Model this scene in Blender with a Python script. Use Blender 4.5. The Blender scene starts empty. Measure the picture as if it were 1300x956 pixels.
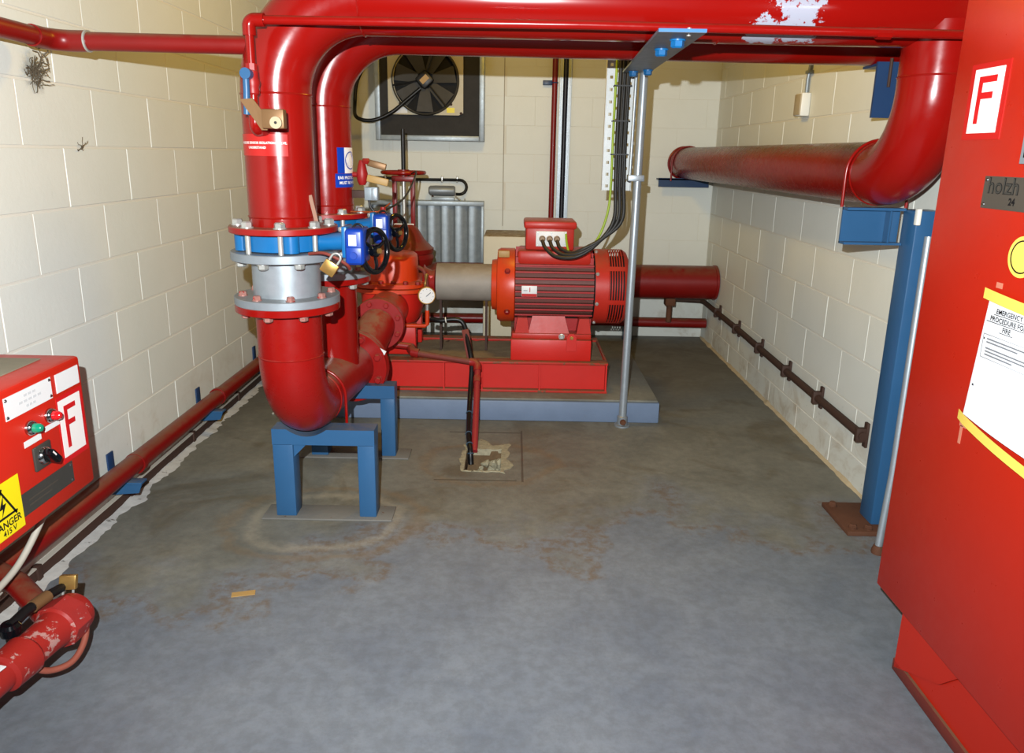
import bpy, bmesh, math, random
from mathutils import Vector, Matrix
random.seed(7)
S = bpy.context.scene
COL = S.collection
PI = math.pi

# ------------------------------------------------------------------ camera
F_PX, CAM_H, ROLL = 935.0, 1.34, 0.018
PITCH = math.atan(238 / F_PX)
cam_d = bpy.data.cameras.new('camera')
cam = bpy.data.objects.new('camera', cam_d)
COL.objects.link(cam)
_f = Vector((0, math.cos(PITCH), -math.sin(PITCH)))
_r = Vector((1, 0, 0))
_d = _f.cross(_r)
_x = math.cos(ROLL) * _r - math.sin(ROLL) * _d
_y = -(math.sin(ROLL) * _r + math.cos(ROLL) * _d)
_m = Matrix((_x, _y, -_f)).transposed().to_4x4()
_m.translation = (0, 0, CAM_H)
cam.matrix_world = _m
cam_d.sensor_fit = 'HORIZONTAL'
cam_d.sensor_width = 36.0
cam_d.lens = 36.0 * F_PX / 1300.0
cam_d.shift_y = -45.0 / 1300.0
cam_d.clip_start = 0.02
S.camera = cam

# ------------------------------------------------------------------ world, lights, exposure
w = bpy.data.worlds.new('world')
S.world = w
w.use_nodes = True
w.node_tree.nodes['Background'].inputs[0].default_value = (0.62, 0.72, 0.9, 1)
w.node_tree.nodes['Background'].inputs[1].default_value = 0.3


def light(name, kind, loc, energy, color, **kw):
    d = bpy.data.lights.new(name, kind)
    d.energy = energy
    d.color = color
    for k, v in kw.items():
        setattr(d, k, v)
    o = bpy.data.objects.new(name, d)
    o.location = loc
    COL.objects.link(o)
    return o


# the camera's flash gun on the hot shoe: hard light just above the lens
fl = light('camera_flash', 'SPOT', (-0.09, 0.0, CAM_H + 0.15), 650, (0.95, 1.0, 1.02),
           shadow_soft_size=0.009, spot_size=math.radians(150), spot_blend=0.9)
fl.rotation_euler = (math.radians(90), 0, 0)
# the room's warm ceiling lamp, above the pump behind the overhead pipes, out of frame
light('ceiling_lamp', 'POINT', (0.0, 3.5, 2.45), 52, (1.0, 0.6, 0.05), shadow_soft_size=0.12)

S.view_settings.view_transform = 'Standard'
S.view_settings.look = 'None'
S.view_settings.gamma = 1
S.view_settings.use_curve_mapping = False
S.view_settings.exposure = 0.0

# ------------------------------------------------------------------ materials
MATS = {}
KEY = 0.72


def lin(c):
    """sRGB as it reads under this light -> linear reflectance (KEY: white paint here reflects about 72 %)"""
    return tuple(KEY * ((v / 255 / 12.92) if v / 255 <= 0.04045 else ((v / 255 + 0.055) / 1.055) ** 2.4) for v in c)


def nt(name):
    m = bpy.data.materials.new(name)
    m.use_nodes = True
    t = m.node_tree
    return m, t, t.nodes['Principled BSDF']


def N(t, typ, **kw):
    n = t.nodes.new(typ)
    for k, v in kw.items():
        setattr(n, k, v)
    return n


def noise(t, scale, detail=4, rough=0.55, vec=None, dist=0.0):
    n = N(t, 'ShaderNodeTexNoise')
    n.inputs['Scale'].default_value = scale
    n.inputs['Detail'].default_value = detail
    n.inputs['Roughness'].default_value = rough
    n.inputs['Distortion'].default_value = dist
    if vec is not None:
        t.links.new(vec, n.inputs['Vector'])
    return n.outputs['Fac']


def ramp(t, src, a, b):
    n = N(t, 'ShaderNodeMapRange')
    n.interpolation_type = 'SMOOTHSTEP'
    t.links.new(src, n.inputs[0])
    n.inputs[1].default_value = a
    n.inputs[2].default_value = b
    return n.outputs[0]


def mixc(t, fac, a, b):
    n = N(t, 'ShaderNodeMix', data_type='RGBA')
    for sock, v in ((n.inputs[0], fac), (n.inputs[6], a), (n.inputs[7], b)):
        if isinstance(v, (int, float)):
            sock.default_value = v
        elif isinstance(v, tuple):
            sock.default_value = (*v[:3], 1)
        else:
            t.links.new(v, sock)
    return n.outputs[2]


def mth(t, op, a, b=None, clamp=False):
    n = N(t, 'ShaderNodeMath', operation=op)
    n.use_clamp = clamp
    for i, v in enumerate((a, b)):
        if v is None:
            continue
        if isinstance(v, (int, float)):
            n.inputs[i].default_value = v
        else:
            t.links.new(v, n.inputs[i])
    return n.outputs[0]


def bump(t, p, h, strength=0.2, dist=0.002):
    n = N(t, 'ShaderNodeBump')
    n.inputs['Strength'].default_value = strength
    n.inputs['Distance'].default_value = dist
    t.links.new(h, n.inputs['Height'])
    t.links.new(n.outputs[0], p.inputs['Normal'])


def paint(name, rgb, rough=0.35, var=0.12, metal=0.0, dust=0.0, dust_rgb=(120, 98, 70), wear=0.0, wear_rgb=(90, 60, 40),
          bmp=0.05, scale=9.0, coat=0.0, wear_scale=14, spec=0.32):
    """paint / metal / plastic with faint tonal variation, worn spots and settled dust on upward faces"""
    if name in MATS:
        return MATS[name]
    m, t, p = nt(name)
    pos = N(t, 'ShaderNodeNewGeometry')
    c = lin(rgb)
    f = noise(t, scale, 5, 0.6, pos.outputs['Position'])
    col = mixc(t, f, tuple(v * (1 - var) for v in c), tuple(min(1, v * (1 + var)) for v in c))
    if wear > 0:
        wn = noise(t, wear_scale, 8, 0.7, pos.outputs['Position'])
        col = mixc(t, ramp(t, wn, 0.74 - wear * 0.3, 0.78 - wear * 0.3), col, lin(wear_rgb))
    if dust > 0:
        sp = N(t, 'ShaderNodeSeparateXYZ')
        t.links.new(pos.outputs['Normal'], sp.inputs[0])
        up = ramp(t, sp.outputs['Z'], 0.35, 0.95)
        dn = ramp(t, noise(t, 22, 6, 0.65, pos.outputs['Position']), 0.2, 0.6)
        col = mixc(t, mth(t, 'MULTIPLY', mth(t, 'MULTIPLY', up, dn), dust, True), col, lin(dust_rgb))
    t.links.new(col, p.inputs['Base Color'])
    rn = noise(t, scale * 3, 4, 0.6, pos.outputs['Position'])
    r = N(t, 'ShaderNodeMapRange')
    t.links.new(rn, r.inputs[0])
    r.inputs[3].default_value = max(0.03, rough - 0.08)
    r.inputs[4].default_value = min(1, rough + 0.1)
    t.links.new(r.outputs[0], p.inputs['Roughness'])
    p.inputs['Metallic'].default_value = metal
    p.inputs['Specular IOR Level'].default_value = spec
    p.inputs['Coat Weight'].default_value = coat
    p.inputs['Coat Roughness'].default_value = 0.12
    if bmp:
        bump(t, p, noise(t, 60, 3, 0.6, pos.outputs['Position']), bmp, 0.003)
    MATS[name] = m
    return m


RED = (142, 14, 9)
red = paint('red_pipe_paint', RED, 0.2, 0.07, dust=0.25, bmp=0.02)
red_dusty = paint('dusty_red_pipe_paint', (150, 19, 15), 0.33, 0.1, dust=0.8, dust_rgb=(140, 108, 84), bmp=0.04)
red_worn = paint('scuffed_red_paint', (150, 24, 22), 0.42, 0.2, dust=0.6, wear=0.25, wear_rgb=(112, 70, 58))
red_old = paint('dark_red_paint', (128, 14, 11), 0.36, 0.14, dust=0.5, bmp=0.04)
orange_red = paint('orange_red_pump_paint', (212, 62, 20), 0.34, 0.12, dust=0.4, wear=0.12, wear_rgb=(110, 62, 40))
rail_rust = paint('rust_edged_red_rail', (184, 40, 24), 0.55, 0.2, dust=0.95, dust_rgb=(126, 92, 62), wear=0.55, wear_rgb=(118, 74, 46), wear_scale=16, bmp=0.15)
frame_red = paint('bright_red_frame_paint', (206, 34, 24), 0.42, 0.1, dust=0.75, dust_rgb=(112, 84, 58), wear=0.06, wear_rgb=(90, 55, 40))
motor_red = paint('motor_red_paint', (190, 42, 28), 0.38, 0.12, dust=0.55, dust_rgb=(112, 84, 66))
fin_red = paint('fin_red_paint', (170, 30, 30), 0.42, 0.12, dust=0.85, dust_rgb=(98, 80, 68))
cab_red = paint('cabinet_red_enamel', (190, 36, 16), 0.3, 0.05, spec=0.3, bmp=0.015, wear=0.002, wear_rgb=(220, 120, 100), wear_scale=60)
box_red = paint('chipped_box_red_enamel', (208, 40, 22), 0.35, 0.05, wear=0.05, wear_rgb=(225, 205, 190), wear_scale=42)
blue_steel = paint('blue_steel_paint', (46, 90, 130), 0.36, 0.08, dust=0.45, dust_rgb=(120, 110, 92), wear=0.02, wear_rgb=(150, 150, 150))
navy_steel = paint('dark_blue_steel_paint', (34, 62, 100), 0.4, 0.08)
valve_blue = paint('sky_blue_valve_paint', (16, 100, 158), 0.33, 0.08, dust=0.3)
gear_blue = paint('royal_blue_gearbox_paint', (10, 56, 150), 0.35, 0.06)
galv = paint('galvanised_steel', (168, 176, 182), 0.4, 0.16, metal=0.55, scale=30, bmp=0.03)
galv_flange = paint('dull_galvanised_flange', (150, 158, 164), 0.45, 0.15, metal=0.45, dust=0.35, dust_rgb=(150, 140, 125), scale=24)
sheet = paint('galvanised_sheet', (158, 168, 174), 0.42, 0.3, metal=0.4, scale=26, bmp=0.02)
steel = paint('zinc_bolt_steel', (196, 196, 190), 0.3, 0.1, metal=0.6)
chrome = paint('chrome', (215, 215, 215), 0.12, 0.03, metal=1.0, bmp=0)
rust = paint('rusty_steel', (92, 56, 36), 0.8, 0.35, wear=0.2, wear_rgb=(130, 84, 50), bmp=0.3)
rust_red = paint('rusty_red_pipe', (118, 46, 36), 0.65, 0.3, dust=0.6, wear=0.35, wear_rgb=(86, 60, 42), bmp=0.15)
rust_brown = paint('rust_brown_conduit', (66, 44, 34), 0.7, 0.3, wear=0.12, wear_rgb=(150, 140, 128), bmp=0.15)
black_rub = paint('black_rubber', (16, 16, 17), 0.4, 0.1, bmp=0.02)
black_gloss = paint('black_gloss_plastic', (10, 12, 16), 0.15, 0.05, bmp=0)
dark_panel = paint('dark_grey_panel', (46, 44, 42), 0.75, 0.25, scale=14, bmp=0.15)
blade_grey = paint('dusty_fan_blade', (58, 54, 46), 0.6, 0.2, dust=0.4)
cream_metal = paint('cream_fan_plate', (196, 186, 158), 0.45, 0.06)
brass = paint('brass', (190, 150, 84), 0.3, 0.1, metal=0.75)
white_card = paint('white_label', (232, 232, 230), 0.45, 0.02, bmp=0)
white_paper = paint('white_paper', (226, 228, 232), 0.7, 0.01, bmp=0)
sticker_red = paint('red_sticker', (206, 28, 30), 0.35, 0.02, bmp=0)
sticker_red2 = paint('brighter_red_sticker', (190, 32, 28), 0.3, 0.02, bmp=0)
sign_blue = paint('blue_sign', (10, 62, 170), 0.35, 0.02, bmp=0)
ink_white = paint('white_ink', (245, 240, 235), 0.5, 0, bmp=0)
ink_black = paint('black_ink', (16, 16, 18), 0.5, 0, bmp=0)
ink_grey = paint('grey_ink', (120, 122, 126), 0.6, 0, bmp=0)
ink_faint = paint('faint_grey_ink', (206, 208, 208), 0.6, 0, bmp=0)
tape = paint('yellow_tape', (236, 206, 92), 0.45, 0.05, bmp=0.02)
yellow = paint('yellow_sign', (246, 226, 20), 0.4, 0.02, bmp=0)
plate_metal = paint('grey_name_plate', (104, 96, 86), 0.35, 0.12, metal=0.5)
plate_dark = paint('dark_name_plate', (88, 86, 80), 0.35, 0.12, metal=0.5)
green_lens = paint('green_lens', (10, 140, 104), 0.12, 0.02, bmp=0, coat=1)
red_lens = paint('red_lens', (206, 24, 30), 0.12, 0.02, bmp=0, coat=1)
guard_grey = paint('mottled_guard_grey', (150, 142, 130), 0.55, 0.3, dust=0.5, wear=0.2, wear_rgb=(112, 88, 58))
tray_white = paint('white_tray_steel', (206, 208, 206), 0.4, 0.05, metal=0.15)
cable_gy = paint('green_yellow_cable', (150, 176, 40), 0.4, 0.1)
cable_black = paint('dusty_black_cable', (40, 38, 35), 0.5, 0.2, dust=0.3)
cable_white = paint('pale_grey_cable', (176, 170, 156), 0.5, 0.08)
cream_plastic = paint('cream_plastic', (240, 236, 222), 0.4, 0.03, bmp=0)
beige_plastic = paint('beige_side_plastic', (176, 160, 128), 0.45, 0.03, bmp=0)
copper = paint('copper_tube', (190, 92, 50), 0.35, 0.1, metal=0.6)
pier_cream = paint('cream_painted_concrete', (222, 214, 190), 0.6, 0.05, dust=1.0, dust_rgb=(150, 124, 84), bmp=0.1)
rubble = paint('broken_pale_concrete', (158, 150, 124), 0.9, 0.45, scale=48, wear=0.42, wear_rgb=(104, 92, 70), wear_scale=40, bmp=0.8)
timber = paint('tan_wood_tag', (176, 140, 82), 0.5, 0.12)
tag_bronze = paint('bronze_bracket', (130, 96, 62), 0.45, 0.15, metal=0.4)


def cream_block():
    m, t, p = nt('cream_block_paint')
    g = N(t, 'ShaderNodeNewGeometry')
    P = g.outputs['Position']
    f = noise(t, 3.0, 5, 0.6, P)
    col = mixc(t, f, lin((219, 221, 210)), lin((232, 234, 225)))
    sp = N(t, 'ShaderNodeSeparateXYZ')
    t.links.new(P, sp.inputs[0])
    # grime splashed up from the floor: a patchy brown stain in the lowest 30 cm
    n2 = noise(t, 5.5, 7, 0.7, P, 0.6)
    low = mth(t, 'SUBTRACT', 1.0, ramp(t, sp.outputs['Z'], 0.03, 0.42))
    st = mth(t, 'MULTIPLY', low, ramp(t, n2, 0.45, 0.7))
    col = mixc(t, mth(t, 'MULTIPLY', st, 0.6), col, lin((168, 146, 112)))
    n3 = noise(t, 16, 8, 0.75, P)
    fl_ = mth(t, 'MULTIPLY', ramp(t, n3, 0.64, 0.68), low)
    col = mixc(t, mth(t, 'MULTIPLY', fl_, 0.7), col, lin((120, 116, 108)))
    # soot and cobweb smudge high on the left wall
    vm = N(t, 'ShaderNodeVectorMath', operation='DISTANCE')
    t.links.new(P, vm.inputs[0])
    vm.inputs[1].default_value = (-1.5, 2.42, 1.56)
    d = mth(t, 'ADD', vm.outputs['Value'], mth(t, 'MULTIPLY', noise(t, 45, 6, 0.8, P), 0.10))
    sm = mth(t, 'SUBTRACT', 1.0, ramp(t, d, 0.045, 0.13))
    col = mixc(t, mth(t, 'MULTIPLY', sm, 0.75), col, lin((70, 66, 56)))
    t.links.new(col, p.inputs['Base Color'])
    p.inputs['Roughness'].default_value = 0.52
    bump(t, p, noise(t, 55, 5, 0.65, P), 0.22, 0.003)
    return m


block_mat = cream_block()
mortar_mat = paint('cream_painted_mortar', (226, 223, 210), 0.6, 0.04, bmp=0.1)
ceil_mat = paint('grey_concrete_soffit', (84, 82, 78), 0.8, 0.04, bmp=0.05)


def floor_material():
    m, t, p = nt('stained_blue_grey_concrete')
    g = N(t, 'ShaderNodeNewGeometry')
    P = g.outputs['Position']
    sp = N(t, 'ShaderNodeSeparateXYZ')
    t.links.new(P, sp.inputs[0])
    X, Y = sp.outputs['X'], sp.outputs['Y']
    n1 = noise(t, 1.3, 6, 0.6, P)
    n2 = noise(t, 4.0, 8, 0.65, P, 0.5)
    n3 = noise(t, 26, 8, 0.7, P)
    n4 = noise(t, 0.9, 3, 0.5, P)
    blue = mixc(t, n2, lin((90, 98, 110)), lin((136, 141, 144)))
    brown = mixc(t, n2, lin((80, 79, 68)), lin((150, 147, 132)))
    dark = mixc(t, n2, lin((66, 62, 54)), lin((104, 98, 86)))
    # where the blue-grey floor paint has worn to brown concrete around the pump
    yb = mth(t, 'ADD', mth(t, 'SUBTRACT', Y, mth(t, 'MULTIPLY', X, 0.24)), mth(t, 'MULTIPLY', mth(t, 'SUBTRACT', n1, 0.5), 2.2))
    brownf = ramp(t, yb, 2.25, 2.62)
    col = mixc(t, mth(t, 'MULTIPLY', brownf, 0.92), blue, brown)
    blot = ramp(t, noise(t, 2.3, 7, 0.62, P, 0.8), 0.5, 0.66)
    col = mixc(t, mth(t, 'MULTIPLY', mth(t, 'MULTIPLY', blot, brownf), 0.6), col, lin((92, 80, 56)))
    darkf = mth(t, 'MULTIPLY', ramp(t, yb, 3.5, 4.3), ramp(t, n2, 0.35, 0.6))
    col = mixc(t, mth(t, 'MULTIPLY', darkf, 0.85), col, dark)
    # rusty tide line along the edge of the worn patch
    a = mth(t, 'SUBTRACT', 1.0, ramp(t, mth(t, 'ABSOLUTE', mth(t, 'SUBTRACT', yb, 2.36)), 0.0, 0.1))
    a = mth(t, 'MULTIPLY', a, ramp(t, n3, 0.4, 0.62))
    col = mixc(t, mth(t, 'MULTIPLY', a, 0.6), col, lin((116, 88, 54)))
    # rings of dried leak around the feet of the front stand
    for cx_, cy_, r0 in ((-0.68, 2.5, 0.36), (-0.68, 2.5, 0.27), (-0.1, 3.05, 0.3)):
        c = N(t, 'ShaderNodeCombineXYZ')
        t.links.new(X, c.inputs[0])
        t.links.new(mth(t, 'MULTIPLY', Y, 1.35), c.inputs[1])
        v = N(t, 'ShaderNodeVectorMath', operation='DISTANCE')
        t.links.new(c.outputs[0], v.inputs[0])
        v.inputs[1].default_value = (cx_, cy_ * 1.35, 0)
        rr = mth(t, 'ADD', v.outputs['Value'], mth(t, 'MULTIPLY', mth(t, 'SUBTRACT', n2, 0.5), 0.22))
        ring = mth(t, 'SUBTRACT', 1.0, ramp(t, mth(t, 'ABSOLUTE', mth(t, 'SUBTRACT', rr, r0)), 0.0, 0.05))
        col = mixc(t, mth(t, 'MULTIPLY', ring, 0.45), col, lin((128, 106, 76)) if r0 > 0.28 else lin((168, 158, 136)))
    # white scuffs and specks
    col = mixc(t, mth(t, 'MULTIPLY', ramp(t, noise(t, 60, 4, 0.6, P), 0.76, 0.79), 0.8), col, lin((190, 186, 176)))
    col = mixc(t, mth(t, 'MULTIPLY', ramp(t, noise(t, 7, 9, 0.75, P, 1.2), 0.64, 0.76), 0.35), col, lin((164, 164, 160)))
    col = mixc(t, mth(t, 'MULTIPLY', ramp(t, n3, 0.35, 0.65), 0.3), col, lin((78, 78, 74)))
    # saw cut lines round the pit
    def seg(U, u0, V, v0, v1, wd):
        k = mth(t, 'LESS_THAN', mth(t, 'ABSOLUTE', mth(t, 'SUBTRACT', U, u0)), wd)
        k = mth(t, 'MULTIPLY', k, mth(t, 'GREATER_THAN', V, v0))
        return mth(t, 'MULTIPLY', k, mth(t, 'LESS_THAN', V, v1))
    for args in ((X, 0.055, Y, 2.86, 3.45, 0.0045), (Y, 3.42, X, -0.30, 0.055, 0.006), (Y, 2.87, X, -0.32, 0.03, 0.005)):
        col = mixc(t, mth(t, 'MULTIPLY', seg(*args), 0.7), col, lin((62, 54, 42)))
    t.links.new(col, p.inputs['Base Color'])
    r = N(t, 'ShaderNodeMapRange')
    t.links.new(n2, r.inputs[0])
    r.inputs[3].default_value = 0.42
    r.inputs[4].default_value = 0.72
    t.links.new(r.outputs[0], p.inputs['Roughness'])
    bump(t, p, n3, 0.3, 0.004)
    return m


floor_mat = floor_material()
plinth_side = paint('blue_grey_plinth_paint', (112, 128, 152), 0.55, 0.18, scale=7, wear=0.2, wear_rgb=(150, 148, 138), wear_scale=9, bmp=0.15)
grout = paint('dusty_brown_grout', (136, 118, 90), 0.85, 0.35, scale=12, wear=0.3, wear_rgb=(72, 58, 44), bmp=0.5)
fillet_white = paint('crumbling_white_fillet', (196, 195, 190), 0.8, 0.2, scale=24, wear=0.4, wear_rgb=(112, 108, 102), wear_scale=18, bmp=0.6)
fillet_cream = paint('dirty_cream_fillet', (190, 172, 138), 0.8, 0.2, scale=20, wear=0.3, wear_rgb=(150, 124, 84), bmp=0.5)


def header_paint():
    """main header: red gloss with two flaked patches showing grey primer"""
    m, t, p = nt('flaking_red_header_paint')
    g = N(t, 'ShaderNodeNewGeometry')
    P = g.outputs['Position']
    c = lin(RED)
    col = mixc(t, noise(t, 9, 5, 0.6, P), tuple(v * 0.94 for v in c), tuple(v * 1.06 for v in c))
    n = noise(t, 24, 9, 0.75, P)
    tot = None
    for pc, r0 in (((0.80, 2.29, 1.80), 0.12), ((0.80, 2.305, 1.73), 0.10), ((0.72, 2.32, 1.70), 0.07)):
        v = N(t, 'ShaderNodeVectorMath', operation='DISTANCE')
        t.links.new(P, v.inputs[0])
        v.inputs[1].default_value = pc
        k = mth(t, 'SUBTRACT', 1.0, ramp(t, v.outputs['Value'], 0.0, r0 * 1.7), True)
        k = mth(t, 'ADD', mth(t, 'MULTIPLY', k, 0.36), n)
        k = ramp(t, k, 0.72, 0.735)
        tot = k if tot is None else mth(t, 'MAXIMUM', tot, k)
    col = mixc(t, tot, col, lin((168, 170, 184)))
    t.links.new(col, p.inputs['Base Color'])
    p.inputs['Roughness'].default_value = 0.15
    p.inputs['Specular IOR Level'].default_value = 0.32
    bump(t, p, tot, 0.25, 0.001)
    MATS['header'] = m
    return m


header_mat = header_paint()


def lens_mat():
    m, t, p = nt('clear_glass')
    p.inputs['Base Color'].default_value = (0.95, 0.95, 0.95, 1)
    p.inputs['Transmission Weight'].default_value = 1.0
    p.inputs['Roughness'].default_value = 0.02
    return m


# ------------------------------------------------------------------ mesh helpers
def basis(axis):
    a = Vector(axis).normalized()
    u = Vector((0, 0, 1)).cross(a)
    if u.length < 1e-4:
        u = Vector((1, 0, 0))
    u.normalize()
    v = a.cross(u)
    return a, u, v


class B:
    """collects shapes into one bmesh, all in world coordinates"""

    def __init__(self):
        self.bm = bmesh.new()

    def box(self, x0, x1, y0, y1, z0, z1, bev=0.0, rot=None, seg=2):
        bm = bmesh.new()
        vs = [bm.verts.new((x, y, z)) for x in (x0, x1) for y in (y0, y1) for z in (z0, z1)]
        for f in ((0, 1, 3, 2), (4, 6, 7, 5), (0, 4, 5, 1), (2, 3, 7, 6), (0, 2, 6, 4), (1, 5, 7, 3)):
            bm.faces.new([vs[i] for i in f])
        if bev > 0:
            bmesh.ops.bevel(bm, geom=bm.edges[:], offset=bev, segments=seg, affect='EDGES', profile=0.5)
        if rot is not None:
            bm.transform(rot)
        self.merge(bm)
        return self

    def merge(self, bm):
        me = bpy.data.meshes.new('tmp')
        bm.to_mesh(me)
        bm.free()
        self.bm.from_mesh(me)
        bpy.data.meshes.remove(me)

    def rings(self, rings, cap0=True, cap1=True, closed=False):
        bm = self.bm
        R = [[bm.verts.new(p) for p in r] for r in rings]
        n = len(R[0])
        pairs = list(zip(R[:-1], R[1:])) + ([(R[-1], R[0])] if closed else [])
        for a, b in pairs:
            for i in range(n):
                j = (i + 1) % n
                try:
                    bm.faces.new((a[i], a[j], b[j], b[i]))
                except ValueError:
                    pass
        if not closed:
            if cap0:
                bm.faces.new(list(reversed(R[0])))
            if cap1:
                bm.faces.new(R[-1])
        return self

    def lathe(self, prof, origin, axis, seg=32, cap=True, closed=False):
        """prof: list of (distance along axis, radius)"""
        a, u, v = basis(axis)
        o = Vector(origin)
        rs = []
        for h, r in prof:
            rs.append([o + a * h + (u * math.cos(2 * PI * i / seg) + v * math.sin(2 * PI * i / seg)) * max(r, 1e-5)
                       for i in range(seg)])
        return self.rings(rs, cap, cap, closed)

    def cyl(self, p0, p1, r, r1=None, seg=20):
        p0, p1 = Vector(p0), Vector(p1)
        L = (p1 - p0).length
        return self.lathe([(0, r), (L, r if r1 is None else r1)], p0, p1 - p0, seg)

    def disc(self, c, axis, r, t, seg=36, bev=0.002):
        """flange: thickness t forward along the axis from c"""
        return self.lathe([(0, r - bev), (bev, r), (t - bev, r), (t, r - bev)], c, axis, seg)

    def ringshape(self, c, axis, R, r, seg=40, ts=10):
        """torus"""
        prof = [(r * math.sin(2 * PI * k / ts), R + r * math.cos(2 * PI * k / ts)) for k in range(ts)]
        return self.lathe(prof, c, axis, seg, False, True)

    def tube(self, pts, r, seg=16, cap=True):
        pts = [Vector(p) for p in pts]
        n = len(pts)
        tans = []
        for i in range(n):
            d = pts[min(i + 1, n - 1)] - pts[max(i - 1, 0)]
            tans.append(d.normalized())
        a, u, v = basis(tans[0])
        rs = []
        for i in range(n):
            if i:
                q = tans[i - 1].rotation_difference(tans[i])
                u = q @ u
                v = q @ v
            rr = r(i / (n - 1)) if callable(r) else r
            rs.append([pts[i] + (u * math.cos(2 * PI * k / seg) + v * math.sin(2 * PI * k / seg)) * rr for k in range(seg)])
        return self.rings(rs, cap, cap)

    def prism(self, poly, direction):
        """polygon of 3d points extruded along direction"""
        d = Vector(direction)
        bm = self.bm
        a = [bm.verts.new(Vector(p)) for p in poly]
        b = [bm.verts.new(Vector(p) + d) for p in poly]
        n = len(a)
        bm.faces.new(list(reversed(a)))
        bm.faces.new(b)
        for i in range(n):
            j = (i + 1) % n
            bm.faces.new((a[i], a[j], b[j], b[i]))
        return self

    def jitter(self, amt, freq=9.0):
        from mathutils import noise as mn
        for v in self.bm.verts:
            v.co += mn.noise_vector(v.co * freq) * amt
        return self


ORG = {}


def link(name, me, mat, parent, sharp=40):
    mats = mat if isinstance(mat, (list, tuple)) else [mat]
    for m in mats:
        me.materials.append(m)
    o = bpy.data.objects.new(name, me)
    COL.objects.link(o)
    if parent is not None:
        o.parent = parent
        ORG[o.name] = ORG[parent.name]
    else:
        ORG[o.name] = Vector((0, 0, 0))
    return o


def part(name, b, mat, parent=None, sharp=38, label=None):
    bm = b.bm
    bmesh.ops.recalc_face_normals(bm, faces=bm.faces[:])
    lim = math.radians(sharp)
    for f in bm.faces:
        f.smooth = True
    for e in bm.edges:
        if len(e.link_faces) == 2:
            if e.calc_face_angle(0) > lim:
                e.smooth = False
    me = bpy.data.meshes.new(name)
    org = ORG[parent.name] if parent is not None else Vector((0, 0, 0))
    bm.transform(Matrix.Translation(-org))
    bm.to_mesh(me)
    bm.free()
    o = link(name, me, mat, parent)
    if label:
        o['label'] = label
    return o


def thing(name, label, cat, loc, group=None):
    o = bpy.data.objects.new(name, None)
    o.empty_display_size = 0.1
    o.location = loc
    COL.objects.link(o)
    ORG[o.name] = Vector(loc)
    o['label'] = label
    o['category'] = cat
    if group:
        o['group'] = group
    return o


def solo(name, b, mat, label, cat, group=None, base=None, **kw):
    o = part(name, b, mat, None, **kw)
    if base is not None:
        o.data.transform(Matrix.Translation(-Vector(base)))
        o.location = base
        ORG[o.name] = Vector(base)
    o['label'] = label
    o['category'] = cat
    if group:
        o['group'] = group
    return o


def struct(name, b, mat):
    o = part(name, b, mat, None)
    o['kind'] = 'structure'
    return o


_shared = {}


def inst(name, key, builder, mat, parent, pos, axis=(0, 0, 1), spin=0.0, label=None):
    """place a shared mesh (built pointing along +z at the origin) as a child"""
    k = (key, mat.name)
    if k not in _shared:
        b = builder()
        bmesh.ops.recalc_face_normals(b.bm, faces=b.bm.faces[:])
        for f in b.bm.faces:
            f.smooth = True
        for e in b.bm.edges:
            if len(e.link_faces) == 2 and e.calc_face_angle(0) > 0.6:
                e.smooth = False
        me = bpy.data.meshes.new(key)
        b.bm.to_mesh(me)
        b.bm.free()
        me.materials.append(mat)
        _shared[k] = me
    o = bpy.data.objects.new(name, _shared[k])
    COL.objects.link(o)
    a, u, v = basis(axis)
    M = Matrix((u, v, a)).transposed().to_4x4() @ Matrix.Rotation(spin, 4, 'Z')
    o.parent = parent
    M.translation = Vector(pos) - ORG[parent.name]
    o.matrix_local = M
    ORG[o.name] = Vector(pos)
    if label:
        o['label'] = label
    return o


def hexbolt(s=1.0):
    def f():
        b = B()
        b.lathe([(-0.001, 0.016 * s), (0.003 * s, 0.016 * s)], (0, 0, 0), (0, 0, 1), 14)
        b.lathe([(0.003 * s, 0.0135 * s), (0.013 * s, 0.0135 * s), (0.016 * s, 0.010 * s)], (0, 0, 0), (0, 0, 1), 6)
        return b
    return f


def bolt_circle(parent, c, axis, R, n, off, mat, s=1.0, key='hex_bolt'):
    a, u, v = basis(axis)
    for k in range(n):
        th = off + 2 * PI * k / n
        inst('bolt', key, hexbolt(s), mat, parent, Vector(c) + (u * math.cos(th) + v * math.sin(th)) * R, axis, k)


def arc(c, u, v, R, a0, a1, n=18):
    c, u, v = Vector(c), Vector(u), Vector(v)
    return [c + u * R * math.cos(a0 + (a1 - a0) * i / n) + v * R * math.sin(a0 + (a1 - a0) * i / n) for i in range(n + 1)]


def smooth_path(pts, n=10):
    """Catmull-Rom through the points"""
    P = [Vector(p) for p in pts]
    P = [P[0] * 2 - P[1]] + P + [P[-1] * 2 - P[-2]]
    out = []
    for i in range(1, len(P) - 2):
        p0, p1, p2, p3 = P[i - 1:i + 3]
        for k in range(n):
            t = k / n
            out.append(0.5 * ((2 * p1) + (p2 - p0) * t + (2 * p0 - 5 * p1 + 4 * p2 - p3) * t * t + (3 * p1 - p0 - 3 * p2 + p3) * t ** 3))
    out.append(P[-2])
    return out


def text_bm(body, size, bold=0.0, align='CENTER', font_extrude=0.0):
    cu = bpy.data.curves.new('txt', 'FONT')
    cu.body = body
    cu.size = size
    cu.offset = bold
    cu.align_x = align
    cu.align_y = 'CENTER'
    cu.resolution_u = 3
    cu.extrude = font_extrude
    o = bpy.data.objects.new('txt', cu)
    COL.objects.link(o)
    me = bpy.data.meshes.new_from_object(o)
    b = B()
    b.bm.from_mesh(me)
    bpy.data.objects.remove(o)
    bpy.data.curves.remove(cu)
    bpy.data.meshes.remove(me)
    return b


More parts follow.
